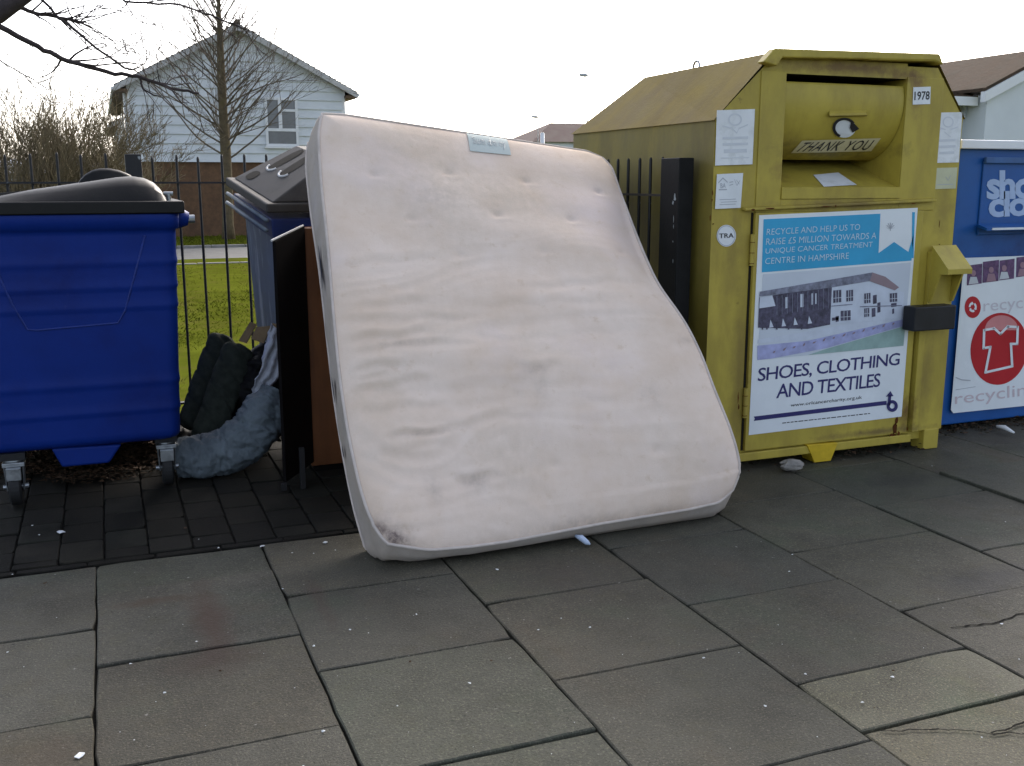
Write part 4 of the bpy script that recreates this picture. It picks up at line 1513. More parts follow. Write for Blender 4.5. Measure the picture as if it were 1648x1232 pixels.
# ================================================================== BLUE FOUR-WHEELED BIN (left)
def wheel_bin():
    root = thing('wheeled_bin', 'big deep blue four wheeled bin with a domed black lid', 'bin', (-.08, 5.4, 0))
    V0, V1 = 4.78, 5.86
    uL0, uR0 = -.62, .303      # top
    uL1, uR1 = -.585, .264       # bottom
    zT, zBt = 1.285, .245
    m = MB()

    def ring(z, inset=0.0):
        t = (z - zBt) / (zT - zBt)
        a, b = uL1 + (uL0 - uL1) * t + inset, uR1 + (uR0 - uR1) * t - inset
        c, d = V0 + .035 * (1 - t) + inset, V1 - .04 * (1 - t) - inset
        rr = .055
        pts = []
        for (x, y, a0) in ((b - rr, c + rr, -90), (b - rr, d - rr, 0), (a + rr, d - rr, 90), (a + rr, c + rr, 180)):
            for k in range(7):
                an = math.radians(a0 + 15 * k)
                pts.append((x + rr * math.cos(an), y + rr * math.sin(an), z))
        return pts
    rows = []
    zs_ = [(zBt, .03), (zBt + .012, .008), (zBt + .03, 0)]
    # horizontal stiffening ribs
    ribs = (.395, .52, .865, .955, 1.06)
    z = zBt + .05
    while z < zT - .09:
        ins = 0.0
        for rz in ribs:
            ins -= .0045 * math.exp(-(max(0, rz - z) / .006) ** 2 - (max(0, z - rz) / .03) ** 2)
        zs_.append((z, ins))
        z += .011
    zs_ += [(zT - .075, 0), (zT - .07, -.012), (zT - .012, -.014), (zT, -.010), (zT + .004, 0)]
    for z, i in zs_:
        rows.append(ring(z, i))
    m.grid(rows, wrap=True)
    n = len(rows[0])
    m.poly(rows[0])
    m.poly(rows[-1][::-1])
    body = m.build('body', mat['bin'], root, smooth=True)
    # recessed trapezoid panel: raised bead following its outline
    bd = MB()
    path = []
    for (x, y) in ((-12, 415), (0, 447), (20, 490), (44, 530), (60, 531), (190, 519), (201, 500), (216, 445), (233, 378)):
        z = Pv(x, y, V0).z
        t = (z - zBt) / (zT - zBt)
        path.append(Pv(x, y, V0 + .035 * (1 - t) - .001))
    bd.tube(path, .0045, 8)
    bd.build('panel_bead', mat['binbead'], body, smooth=True)
    # skirt under the body
    sk = MB()
    sk.prism([Pv(82, 722, V0 + .06), Pv(100, 752, V0 + .06), Pv(176, 745, V0 + .06), Pv(196, 715, V0 + .06)], (0, .30, 0))
    sk.build('skirt', mat['bin'], root, bevel=.01)
    # lid
    l = MB()
    prof = []
    rim_t = 1.33
    for x, y in ((-75, 331), (-40, 325), (-20, 320), (0, 316), (40, 308), (90, 301), (150, 292), (190, 286), (215, 284), (235, 287), (250, 294), (260, 304), (266, 313), (268, 318)):
        p = Pv(x, y, V0)
        prof.append((p.x, p.z))
    uu = [p[0] for p in prof]
    rowsl = []
    for k in range(26):
        t = k / 25
        v = V0 + .02 + (V1 - V0 - .04) * t
        e = min(t, 1 - t)
        dome = 1 - math.exp(-e / .045)
        ridge = 1.0 + .03 * math.exp(-((t - .72) / .12) ** 2) 
        rowsl.append([(u, v, rim_t + (z - rim_t) * dome * ridge + 0.004) for u, z in prof])
    l.grid(rowsl)
    uLl, uRl = uL0 - .02, .338
    l.box((uLl, V0 - .026, zT - .006), (uRl, V1 + .02, rim_t + .003))
    lid = l.build('lid', mat['lid'], root, smooth=False, auto=True, bevel=.006)
    # raised rear hump of the lid
    hu = MB()
    rowsh = []
    for k in range(14):
        an = math.radians(-8 + 196 * k / 13)
        rowsh.append([(.02 + .135 * math.cos(an) * (1 if math.cos(an) < 0 else 1.35), v, 1.345 + .135 * max(0, math.sin(an)) * s_) for v, s_ in ((5.28, .1), (5.30, .9), (5.33, 1), (5.60, 1), (5.64, .9), (5.66, .1))])
    hu.grid(rowsh)
    hu.build('lid_hump', mat['lid'], lid, smooth=True)
    fl = MB()
    fl.hexa([(uLl, 5.72, 1.33), (-.02, 5.72, 1.39), (-.02, 5.80, 1.39), (uLl, 5.80, 1.33), (uLl, 5.72, 1.345), (-.02, 5.72, 1.405), (-.02, 5.80, 1.405), (uLl, 5.80, 1.345)])
    fl.build('lid_flap', mat['lidold'], lid)
    bo = MB()
    c = Pv(270, 300, V0 + .1)
    bo.cyl((c.x, c.y, rim_t - .01), (c.x, c.y, rim_t + .035), .011, 10)
    bo.cyl((c.x - .02, c.y, rim_t + .034), (c.x + .02, c.y, rim_t + .034), .009, 10)
    bo.build('lid_bolt', mat['steel'], lid)
    # lifting trunnion on the right flank
    tr = MB()
    c = Pv(303, 352, V0 + .16)
    tr.tube([(uR0 - .02, c.y, c.z + .005), (uR0 + .03, c.y, c.z + .005), (c.x + .0, c.y, c.z)], [.055, .045, .03], 14)
    tr.build('trunnion', mat['bin'], root, smooth=True)
    tr = MB()
    tr.cyl((c.x - .004, c.y, c.z), (c.x + .028, c.y, c.z), .019, 12)
    tr.build('trunnion_pin', mat['steel'], root)
    # castors
    def castor(u, v):
        cz = .085
        f_ = MB()
        for s_ in (-1, 1):
            f_.hexa([(u + s_ * .030, v - .035, cz - .012), (u + s_ * .036, v - .035, cz - .012), (u + s_ * .036, v + .02, cz - .012), (u + s_ * .030, v + .02, cz - .012),
                     (u + s_ * .036, v - .055, cz + .115), (u + s_ * .042, v - .055, cz + .115), (u + s_ * .042, v + .06, cz + .115), (u + s_ * .036, v + .06, cz + .115)])
        f_.box((u - .045, v - .058, cz + .1), (u + .045, v + .06, cz + .118))
        f_.cyl((u, v, cz + .11), (u, v, cz + .135), .035, 16)
        f_.box((u - .03, v - .085, cz + .045), (u + .03, v - .058, cz + .10))
        f_.cyl((u - .052, v - .01, cz), (u + .052, v - .01, cz), .011, 10)
        p_ = MB()
        p_.box((u - .05, v - .06, cz + .13), (u + .05, v + .065, cz + .162))
        p_.build('castor_plate', mat['black'], root)
        fk = f_.build('castor_fork', mat['steel'], root, bevel=.002)
        w_ = MB()
        pr = [(-.024, .05), (-.026, .074), (-.018, .084), (.018, .084), (.026, .074), (.024, .05)]
        rows = [[(u + a_, v - .01 + r_ * math.cos(6.2832 * k / 28), cz + r_ * math.sin(6.2832 * k / 28)) for k in range(28)] for a_, r_ in pr]
        w_.grid(rows, wrap=True)
        w_.poly(rows[0])
        w_.poly(rows[-1])
        w_.build('wheel', mat['rubber'], fk, smooth=False)
    castor(.200, 4.955)
    castor(-.445, 4.87)
    castor(.19, 5.72)
    castor(-.52, 5.72)


mat['binbead'] = M('scuffed_blue_edge', (.010, .03, .19), .6, .3, 30)
wheel_bin()


# ================================================================== second blue bin, tilted, behind the cupboard
def tilted_bin():
    root = thing('wheeled_bin', 'faded blue bin with a dusty slotted lid, tilted behind the brown cupboard', 'bin', (1.2, 5.4, 0))
    N_ = Pv(438, 352, 5.12)
    L_ = Pv(377, 311, 5.72)
    ax = (L_ - N_)
    d_ax = V3((ax.x, ax.y, 0)).normalized()
    rx = V3((d_ax.y, -d_ax.x, 0))            # to the right along the long side
    rise = ax.z / ax.length
    WL = 1.15
    SL = ax.length
    up = V3((0, 0, 1))

    def Q(a, s, z):                            # a along the long side, s along the flank 0..1, z above rim
        return N_ + rx * a + ax * s + up * z
    m = MB()
    hgt = 1.08

    def rng(z, ins):
        return [Q(a, s, z) for a, s in ((ins, ins), (WL - ins, ins), (WL - ins, 1 - ins), (ins, 1 - ins))]
    rows = []
    zz = N_.z
    for z, i in ((-(zz - .10), .13), (-.75, .075), (-.12, .045), (-.10, .04), (-.098, .0), (-.004, -.005), (0, .0)):
        rows.append(rng(z, i))
    m.grid(rows, wrap=True)
    m.poly(rows[0])
    m.poly(rows[-1])
    # flank face bleached, the rest blue
    body = m.build('body', [mat['bin2'], mat['binold']], root, bevel=.012)
    me = body.data
    for p in me.polygons:
        if p.normal.dot(-rx) > .75 and (p.center + ORIG[root.name]).z < N_.z - .03:
            p.material_index = 1
    # rails along the flank rim
    for dz, o in ((-.004, .03), (-.052, .035)):
        r_ = MB()
        r_.tube([Q(-o, -.02, dz), Q(-o, .5, dz), Q(-o, 1.04, dz)], .010, 8)
        r_.build('rim_rail', mat['railgrey'], root, smooth=True)
    # lid: flat collar, sloped end, flat top
    l = MB()
    z0 = .035
    base = [Q(-.035, -.05, z0), Q(WL + .03, -.05, z0), Q(WL + .03, 1.05, z0), Q(-.035, 1.05, z0)]
    hi = .045
    b2 = [p + up * hi for p in base]
    l.hexa(base + b2)
    T = [Q(.0, -.02, z0 + hi + .002), Q(WL, -.02, z0 + hi + .002), Q(WL, 1.0, z0 + hi + .002), Q(.0, 1.0, z0 + hi + .002)]
    tp_z = 1.615
    def topp(a, s):
        p = Q(a, s, 0)
        return V3((p.x, p.y, tp_z - (1 - s) * .10))
    TT = [topp(.34, .12), topp(WL - .05, .12), topp(WL - .05, .93), topp(.34, .93)]
    l.hexa(T + TT)
    lid = l.build('lid', mat['lidold'], root, bevel=.008)
    # finger slots on the sloped end
    a_, b_, c_, d_ = T[0], T[3], TT[3], TT[0]
    n = (b_ - a_).cross(d_ - a_).normalized()
    if n.dot(CAM - a_) < 0:
        n = -n
    fnq = lambda s, t: bil([a_, b_, c_, d_], s, t) + n * .004
    for s0, t0, t1 in ((.72, .42, .98), (.40, .42, .98), (.80, .10, .30)):
        sl = MB()
        pts = []
        for k in range(20):
            an = 6.2832 * k / 20
            ss = s0 + .085 * math.cos(an)
            tt = (t0 + t1) / 2 + ((t1 - t0) / 2) * (math.copysign(abs(math.sin(an)) ** .6, math.sin(an)))
            pts.append(fnq(ss, tt))
        sl.poly(pts)
        sl.build('lid_slot', mat['void'], lid, fix=False)
    # pale lip on the slots
    for s0, t0 in ((.72, .42), (.40, .42)):
        sp = MB()
        sp.tube([fnq(s0 + .09 * math.cos(math.radians(a)), t0 + .06 + .085 * math.sin(math.radians(a))) for a in range(180, 361, 20)], .006, 6)
        sp.build('slot_rim', mat['edging'], lid, smooth=True)
    # wheels
    for a, s in ((.12, .1), (WL - .12, .1), (.12, .9), (WL - .12, .9)):
        c = Q(a, s, 0)
        w_ = MB()
        w_.cyl((c.x - .025, c.y, .08), (c.x + .025, c.y, .08), .08, 20)
        w_.build('wheel', mat['rubber'], root)


mat['bin2'] = M('dull_blue_plastic', (.008, .022, .115), .5, .2, 4, .06, 100, dirt=(.012, .02, .05), dscale=2.5)
mat['railgrey'] = M('scuffed_grey_rail', (.13, .16, .19), .5, .3, 15)
tilted_bin()


# ================================================================== brown cupboard with a dark door hanging open
def cupboard():
    root = thing('cupboard', 'dumped brown wooden cupboard with its dark door hanging open', 'cupboard', (1.2, 5.0, 0))
    v = 4.875
    uL, uR = Pv(496, 600, v).x, 1.62
    zT, zB = 1.20, .035
    m = MB()
    m.box((uL, v, zB), (uR, v + .20, zT))
    m.build('carcass', mat['wood'], root, bevel=.003)
    m = MB()
    m.box((uL + .02, v + .02, 0.001), (uR - .02, v + .18, zB))
    m.build('plinth', mat['darkwood'], root)
    # door
    tip = Pv(448, 600, 4.66)
    hx = uL - .004
    m = MB()
    t = .018
    b0, b1 = V3((hx, v - .002, .06)), V3((tip.x, 4.66, .035))
    t0, t1 = Pv(482, 364, v - .002), Pv(442, 388, 4.66)
    t0.x, t1.x = hx, tip.x
    off = V3((.012, -.012, 0))
    m.hexa([b0, b1, b1 + off, b0 + off, t0, t1, t1 + off, t0 + off])
    m.build('door', mat['darkwood'], root)
    e = MB()
    e.tube([t0 + off * .5 + V3((0, 0, .004)), t1 + off * .5 + V3((-.012, -.01, .004))], .0055, 6)
    e.build('door_edge', mat['edging'], root)['label'] = 'white strip along the top of the open door'
    lg = MB()
    p = Pz(488, 786)
    lg.box((p.x - .012, p.y - .012, 0), (p.x + .012, p.y + .012, .20))
    lg.build('leg', mat['black'], root, bevel=.002)
    lg = MB()
    p = Pz(458, 790)
    lg.box((p.x - .012, p.y - .0, 0), (p.x + .012, p.y + .024, .035))
    lg.build('leg', mat['black'], root, bevel=.002)


cupboard()


# ================================================================== dumped rubbish between the bins
def rubbish():
    rr = random.Random(21)

    def roll(name, label, cat, p0, p1, r, mt, n=40, flatn=.55):
        m = MB()
        p0, p1 = V3(p0), V3(p1)
        ax = (p1 - p0)
        t = ax.normalized()
        a = t.cross(V3((0, 1, 0))).normalized()
        b = t.cross(a)
        rows = []
        NN_ = 60
        for k in range(NN_ + 1):
            s = k / NN_
            e = min(s, 1 - s) * ax.length
            cr_ = r * (1 - .45 * math.exp(-e / (r * .16)))
            row = []
            for i in range(n):
                q_ = p0 + ax * s + a * math.cos(6.2832 * i / n) * cr_ + b * math.sin(6.2832 * i / n) * cr_ * flatn
                k_ = .007 * mn.noise(q_ * 9) + .003 * mn.noise(q_ * 30) - .012 * max(0, math.sin(4 * s * 6.28 + i * .3)) ** 6
                row.append(q_ + (a * math.cos(6.2832 * i / n) + b * math.sin(6.2832 * i / n)) * k_)
            rows.append(row)
        m.grid(rows, wrap=True)
        m.poly(rows[0])
        m.poly(rows[-1])
        return tag(m.build(name, mt, smooth=True), label, cat)
    a0, a1 = Pv(306, 690, 5.34), Pv(360, 540, 5.62)
    roll('rolled_carpet', 'dark green felt roll leaning against the blue bin', 'carpet roll', (a0.x, a0.y, max(a0.z, .06)), a1, .078, mat['carpet'])
    a0, a1 = Pv(330, 712, 5.14), Pv(386, 556, 5.45)
    roll('rolled_carpet', 'dark green felt roll nearer the white torn sheet', 'carpet roll', (a0.x, a0.y, max(a0.z, .06)), a1, .085, mat['carpet'])
    # lumpy surface from a path
    def lump(name, label, cat, path, radii, mt, amp, n=64, seed=1, sub=22, flat_=1.0):
        m = MB()
        r2 = random.Random(seed)
        P = []
        for k in range(len(path) - 1):
            for q_ in range(sub):
                t = q_ / sub
                tt = t * t * (3 - 2 * t)
                P.append((path[k].lerp(path[k + 1], t), radii[k] + (radii[k + 1] - radii[k]) * tt))
        P.append((path[-1], radii[-1]))
        rows = []
        ph = [(r2.uniform(1, 9), r2.uniform(2, 9), r2.uniform(0, 6.28)) for _ in range(12)]
        for k, (c, r_) in enumerate(P):
            d = (P[min(k + 1, len(P) - 1)][0] - P[max(k - 1, 0)][0]).normalized()
            a = d.cross(V3((.1, .2, 1))).normalized()
            b = d.cross(a)
            row = []
            for i in range(n):
                an = 6.2832 * i / n
                h = 1
                q_ = c + (a * math.cos(an) + b * math.sin(an)) * r_
                for sc_, am in ((6, .45), (17, .45), (42, .34)):
                    h += amp * am * (1 - 2.6 * abs(mn.noise(q_ * sc_ + V3((seed * 3.1, 0, 0)))))
                p = c + (a * math.cos(an) + b * math.sin(an) * flat_) * (r_ * h)
                p.z = max(p.z, .004)
                row.append(p)
            rows.append(row)
        m.grid(rows, wrap=True)
        m.poly(rows[0])
        m.poly(rows[-1])
        return tag(m.build(name, mt, smooth=True), label, cat)
    lump('plastic_sack', 'crumpled grey blue woven sack curling up from the bin castor', 'sack',
         [Pv(288, 736, 5.05), Pv(330, 734, 5.02), Pv(375, 722, 5.0), Pv(408, 695, 5.0), Pv(430, 660, 5.03), Pv(446, 632, 5.06)],
         [.085, .095, .10, .105, .10, .07], mat['sack'], .22, seed=4)
    lump('bin_bag', 'black bin bag slumped behind the white torn sheet', 'bag',
         [Pv(400, 700, 5.42), Pv(412, 640, 5.44), Pv(424, 590, 5.46), Pv(432, 552, 5.48)], [.14, .16, .11, .04], mat['darkbag'], .28, seed=9)
    lump('bin_bag', 'black bin bag low behind the grey blue sack', 'bag',
         [Pv(285, 728, 5.42), Pv(345, 722, 5.42), Pv(395, 712, 5.40)], [.10, .12, .10], mat['darkbag'], .28, seed=10)
    # torn white sheet hanging
    m = MB()
    left = [(438, 520), (428, 556), (418, 590), (407, 620), (400, 650), (388, 680), (380, 705)]
    right = [(456, 540), (453, 570), (446, 600), (437, 630), (428, 655), (414, 682), (402, 708)]
    rows = []
    for k in range(31):
        t = k / 30 * 6
        i = min(5, int(t))
        f_ = t - i
        a = Pv(left[i][0] + (left[i + 1][0] - left[i][0]) * f_ + rr.uniform(-3, 3), left[i][1] + (left[i + 1][1] - left[i][1]) * f_, 5.12 - .03 * t / 6)
        b = Pv(right[i][0] + (right[i + 1][0] - right[i][0]) * f_ + rr.uniform(-3, 3), right[i][1] + (right[i + 1][1] - right[i][1]) * f_, 5.16 - .03 * t / 6)
        rows.append([a.lerp(b, s / 8) + V3((0, .018 * math.sin(s * 1.7 + k * .4) + rr.uniform(-.006, .006), 0)) for s in range(9)])
    m.grid(rows)
    ob = m.build('torn_sheet', mat['sheet'], smooth=True)
    so = ob.modifiers.new('thickness', 'SOLIDIFY')
    so.thickness = .004
    tag(ob, 'torn white plastic sheet hanging down beside the dark cupboard door', 'sheet')
    m = MB()
    rows = []
    for k in range(9):
        rows.append([Pv(x, y, 5.10) + V3((0, .012 * math.sin(i * 2 + k) + rr.uniform(-.004, .004), 0)) for i, (x, y) in enumerate(
            [(402 + (446 - 402) * s / 8 + 4 * math.sin(k), 655 + 20 * k / 8 - 30 * s / 8 + rr.uniform(-2, 2)) for s in range(9)])])
    m.grid(rows)
    ob = m.build('torn_sheet', mat['sheet2'], smooth=True)
    so = ob.modifiers.new('thickness', 'SOLIDIFY')
    so.thickness = .004
    tag(ob, 'pale folded sheet lying across the top of the grey blue sack', 'sheet')
    # cardboard
    for c, v, lab in (([(384, 548), (396, 552), (412, 522), (402, 518)], 5.42, 'small torn cardboard piece with a white edge on the felt rolls'),
                      ([(418, 600), (428, 590), (447, 522), (438, 520)], 5.25, 'long torn brown cardboard strip above the white torn sheet'),
                      ([(404, 545), (424, 552), (436, 524), (412, 526)], 5.34, 'wide brown cardboard flap between the felt rolls and the cupboard')):
        m = MB()
        m.prism([Pv(x, y, v) for x, y in c], (.006, .006, 0))
        tag(m.build('cardboard_scrap', mat['card']), lab, 'cardboard')


mat['sheet2'] = M('blue_white_sheet', (.16, .20, .24), .5, .2, 12, .8, 20)
rubbish()


# ================================================================== railings
def railing_fence():
    fz = lambda: .10
    VFN = 6.02
    root = thing('railing_fence', 'black vertical bar railing fence running behind the blue bin', 'fence', (0.4, VFN, 0))
    bar0 = None
    xs = []
    u = -2.9
    while u < 2.57:
        xs.append(u)
        u += .1215
    shift = Pv(283.5, 260, VFN).x
    k0 = min(range(len(xs)), key=lambda i: abs(xs[i] - shift))
    d = shift - xs[k0]
    zt = 1.56
    for i, x in enumerate(xs):
        x += d
        if bar0 is None:
            m = MB()
            m.tube([(x, VFN, .06), (x, VFN, zt - .01), (x, VFN, zt)], [.0075, .0075, .004], 8)
            bar0 = m.build('bar', mat['blackpaint'], root)
            bx = x
        else:
            c = bar0.copy()
            COL.objects.link(c)
            c.parent = root
            c.location = (x - bx + random.uniform(-.002, .002), 0, 0)
            c.rotation_euler = (0, random.uniform(-.004, .004), 0)
    for z in (1.405, .16):
        m = MB()
        m.box((-3.0, VFN - .018, z), (2.56, VFN + .018, z + .010))
        m.build('rail', mat['blackpaint'], root)
    for x in (.175, -2.4):
        m = MB()
        m.box((x - .042, VFN - .045, -.02), (x + .042, VFN + .045, zt + .002))
        m.build('post', mat['blackpaint'], root, bevel=.004)
    # return section beside the yellow bank
    U = 2.575
    root = thing('railing_fence', 'black railing fence running back alongside the yellow clothing bank', 'fence', (U, 5.2, 0))
    v = 4.47
    first = None
    while v < 6.0:
        if first is None:
            m = MB()
            m.tube([(U, v, .06), (U, v, 1.525), (U, v, 1.535)], [.008, .008, .004], 8)
            first = m.build('bar', mat['blackpaint'], root)
            fv = v
        else:
            c = first.copy()
            COL.objects.link(c)
            c.parent = root
            c.location = (random.uniform(-.002, .002), v - fv, 0)
        v += .118
    for z in (1.345, .16):
        m = MB()
        m.box((U - .018, 4.45, z), (U + .018, 6.0, z + .011))
        m.build('rail', mat['railtop'], root)
    m = MB()
    m.box((U - .040, 4.245, -.02), (U + .040, 4.42, 1.527))
    for px_, py_, w_, h_ in ((1086, 318, .014, .022), (1083, 326, .008, .012), (1084, 352, .004, .02), (1084, 364, .003, .014), (1083, 388, .004, .006), (1083, 420, .003, .018)):
        c = Pu(px_, py_, U - .0412)
        ch_ = MB()
        ch_.poly([V3((U - .0412, c.y + w_ * math.cos(6.28 * k / 9) * random.uniform(.4, 1.2), c.z + h_ * math.sin(6.28 * k / 9) * random.uniform(.5, 1.1))) for k in range(9)])
        ch_.build('paint_chip', mat['bareprimer'], root, fix=False)
    m.build('post', mat['postpaint'], root, bevel=.005)['label'] = 'broad black post with flaking paint'


mat['bareprimer'] = flat('bare_grey_primer', (.26, .29, .30))
mat['railtop'] = M('brownish_rail_paint', (.035, .028, .022), .6, .3, 10)  # lighter brownish coat on the return section's rails
mat['postpaint'] = M('flaking_black_paint', (.011, .011, .011), .6, .3, 10, .1, 60, spec=.15)
railing_fence()


# ================================================================== houses
def siding_wall(m, poly_fn, z0, z1, pitch, u_range, v, depth=.02):
    pass


def house(v, uL, uR, zB, zM, zE, zA, back, label, group=None, gable_window=None, windows_side=True):
    root = thing('house', label, 'house', ((uL + uR) / 2, v, zB), group)
    um = (uL + uR) / 2
    # brick ground storey
    m = MB()
    m.box((uL + .06, v + .06, zB - .3), (uR - .06, v + back - .06, zM))
    m.build('brick_wall', mat['housebrick'], root)
    # lapped boarding on the gable and on both flanks
    m = MB()
    z = zM - .03
    P = .30
    sl = (zA - zE) / (um - uL)
    while z < zA - .02:
        z1 = min(z + P + .012, zA)

        def half(zz):
            return (uR - uL) / 2 if zz <= zE else max(.0, (zA - zz) / sl)
        h0, h1 = half(z), half(z1)
        if z < zE < z1:
            h1 = half(z1)
        m.add([(um - h0, v - .060, z), (um + h0, v - .060, z), (um + h1, v - .004, z1), (um - h1, v - .004, z1), (um - h0, v - .0, z), (um + h0, v, z)],
              [(0, 1, 2, 3), (4, 5, 1, 0)])
        if z1 < zE + .05:
            for s_, uu in ((-1, uL), (1, uR)):
                m.add([(uu + s_ * .035, v, z), (uu + s_ * .035, v + back, z), (uu + s_ * .004, v + back, z1), (uu + s_ * .004, v, z1), (uu, v, z), (uu, v + back, z)],
                      [(0, 1, 2, 3), (4, 5, 1, 0)])
        z += P
    # solid core
    m.prism([(uL, v, zM), (uR, v, zM), (uR, v, zE), (um, v, zA), (uL, v, zE)], (0, back, 0))
    m.build('boarded_wall', mat['siding'], root)
    for uu in (uL - .05, uR - .03):
        m = MB()
        m.box((uu, v - .075, zM - .03), (uu + .08, v - .061, zE))
        m.build('corner_trim', mat['upvc'], root)
    # roof: courses of tiles
    ov, oe, th = .38, .42, .10
    eu = um - uL + oe
    ez = zE - sl * oe
    m = MB()
    for s_ in (-1, 1):
        ncs = 22
        for k in range(ncs):
            t0, t1 = k / ncs, (k + 1.15) / ncs
            t1 = min(t1, 1)
            a = lambda t: (um + s_ * eu * (1 - t), ez + (zA - ez) * t)
            (x0, z0_), (x1, z1_) = a(t0), a(t1)
            lift0, lift1 = .13, .10
            m.add([(x0, v - ov, z0_ + lift0), (x0, v + back + ov, z0_ + lift0), (x1, v + back + ov, z1_ + lift1), (x1, v - ov, z1_ + lift1),
                   (x0, v - ov, z0_ + lift0 - .05), (x0, v + back + ov, z0_ + lift0 - .05)], [(0, 1, 2, 3), (4, 5, 1, 0)])
        # deck
        m.hexa([(um + s_ * eu, v - ov, ez), (um + s_ * eu, v + back + ov, ez), (um, v + back + ov, zA), (um, v - ov, zA),
                (um + s_ * eu, v - ov, ez + .08), (um + s_ * eu, v + back + ov, ez + .08), (um, v + back + ov, zA + .08), (um, v - ov, zA + .08)])
    rf = m.build('roof', mat['tile'], root)
    m = MB()
    m.tube([(um, v - ov, zA + .12), (um, v + back + ov, zA + .12)], .11, 8)
    m.build('ridge_tile', mat['tile'], rf)
    for s_ in (-1, 1):
        m = MB()
        m.hexa([(um + s_ * (eu + .02), v - ov - .03, ez - .11), (um + s_ * (eu + .02), v - ov - .002, ez - .11), (um, v - ov - .002, zA - .12), (um, v - ov - .03, zA - .12),
                (um + s_ * (eu + .02), v - ov - .03, ez + .075), (um + s_ * (eu + .02), v - ov - .002, ez + .075), (um, v - ov - .002, zA + .09), (um, v - ov - .03, zA + .09)])
        m.build('bargeboard', mat['verge'], root)
    for s_ in (-1, 1):
        m = MB()
        x0, x1 = um + s_ * (um - uL + .02), um + s_ * eu
        m.box((min(x0, x1), v - ov + .01, ez - .10), (max(x0, x1), v + back, ez - .012))
        m.build('soffit', mat['soffit'], root)
    for s_ in (-1, 1):
        m = MB()
        m.tube([(um + s_ * (eu + .05), v - ov, ez + .0), (um + s_ * (eu + .05), v + back + ov, ez + .0)], .05, 8)
        m.build('gutter', mat['upvc'], root)
    m = MB()
    m.tube([(uL - .12, v + .35, ez), (uL - .08, v + .35, zB)], .045, 8)
    m.build('downpipe', mat['upvc'], root)
    if gable_window:
        x0, x1, z0_, z1_, mull, trans = gable_window
        f_ = MB()
        fw = .085
        y0, y1 = v - .12, v - .004
        f_.box((x0, y0, z0_), (x0 + fw, y1, z1_))
        f_.box((x1 - fw, y0, z0_), (x1, y1, z1_))
        f_.box((x0 + fw, y0, z1_ - fw), (x1 - fw, y1, z1_))
        f_.box((x0 + fw, y0, z0_), (x1 - fw, y1, z0_ + fw))
        f_.box((x0 + fw, y0 + .004, trans - .05), (x1 - fw, y1, trans + .05))
        f_.box((mull - .06, y0 + .004, trans + .05), (mull + .06, y1, z1_ - fw))
        f_.box((mull + .06, y0 + .008, z1_ - .46), (x1 - fw, y1, z1_ - .38))
        f_.box((x0 - .06, y0 - .05, z0_ - .07), (x1 + .06, y1, z0_ - .003))
        fo = f_.build('window', mat['upvc'], root)
        p = MB()
        p.box((x0 + fw, v - .085, z0_ + fw), (x1 - fw, v - .075, z1_ - fw))
        p.build('pane', mat['glass'], fo)
    if windows_side:
        for k in range(2):
            f_ = MB()
            yv = v + 2.2 + 4 * k
            f_.box((uL - .10, yv, zM + .7), (uL - .036, yv + 1.3, zM + 1.9))
            fo = f_.build('window', mat['upvc'], root)
            p = MB()
            p.box((uL - .108, yv + .09, zM + .79), (uL - .101, yv + 1.21, zM + 1.81))
            p.build('pane', mat['glass'], fo)
    return root


VH = 36.255
house(VH, 1.05, 8.08, -.46, 2.07, 4.55, 6.40, 13.0, 'white weatherboarded gable end house behind the bare street tree',
      gable_window=(5.36, 6.47, 2.58, 4.20, 5.87, 3.13))
house(54.0, 1.0, 8.1, -.46, 2.07, 4.2, 5.9, 9.0, 'farther white house showing only its roof edge past the first gable')


def distant_house():
    # hipped roof house between mattress and yellow bank
    D = 76
    p = lambda x, y: Pd(x, y, D)
    a, b = p(858, 229), p(960, 222)
    v = a.y
    uL, uR = a.x, Pv(1010, 222, v).x
    zE, zR = 4.3, 5.9
    root = thing('house', 'distant low white house with a dark maroon roof behind the mattress corner', 'house', ((uL + uR) / 2, v, -.5))
    m = MB()
    m.box((uL + .3, v + .3, -.6), (uR, v + 7, zE))
    m.build('wall', mat['siding'], root)
    m = MB()
    r0, r1 = uL + 3.0, uR
    m.add([(uL - .1, v - .1, zE), (uR, v - .1, zE), (uR, v + 7.4, zE), (uL - .1, v + 7.4, zE), (r0, v + 3.6, zR), (r1, v + 3.6, zR)],
          [(0, 1, 5, 4), (1, 2, 5), (2, 3, 4, 5), (3, 0, 4), (0, 3, 2, 1)])
    m.build('roof', mat['maroon'], root)
    for k, x in enumerate((890, 904, 916)):
        c = Pv(x, 234, v)
        f_ = MB()
        f_.box((c.x - .35, v + .18, 2.7), (c.x + .35, v + .299, 3.8))
        fo = f_.build('window', mat['upvc'], root)
        f_ = MB()
        f_.box((c.x - .26, v + .17, 2.8), (c.x + .26, v + .179, 3.7))
        f_.build('pane', mat['glass'], fo)


mat['maroon'] = M('dark_maroon_tile', (.060, .030, .030), .85, .3, 1.5, .5, 6)
distant_house()


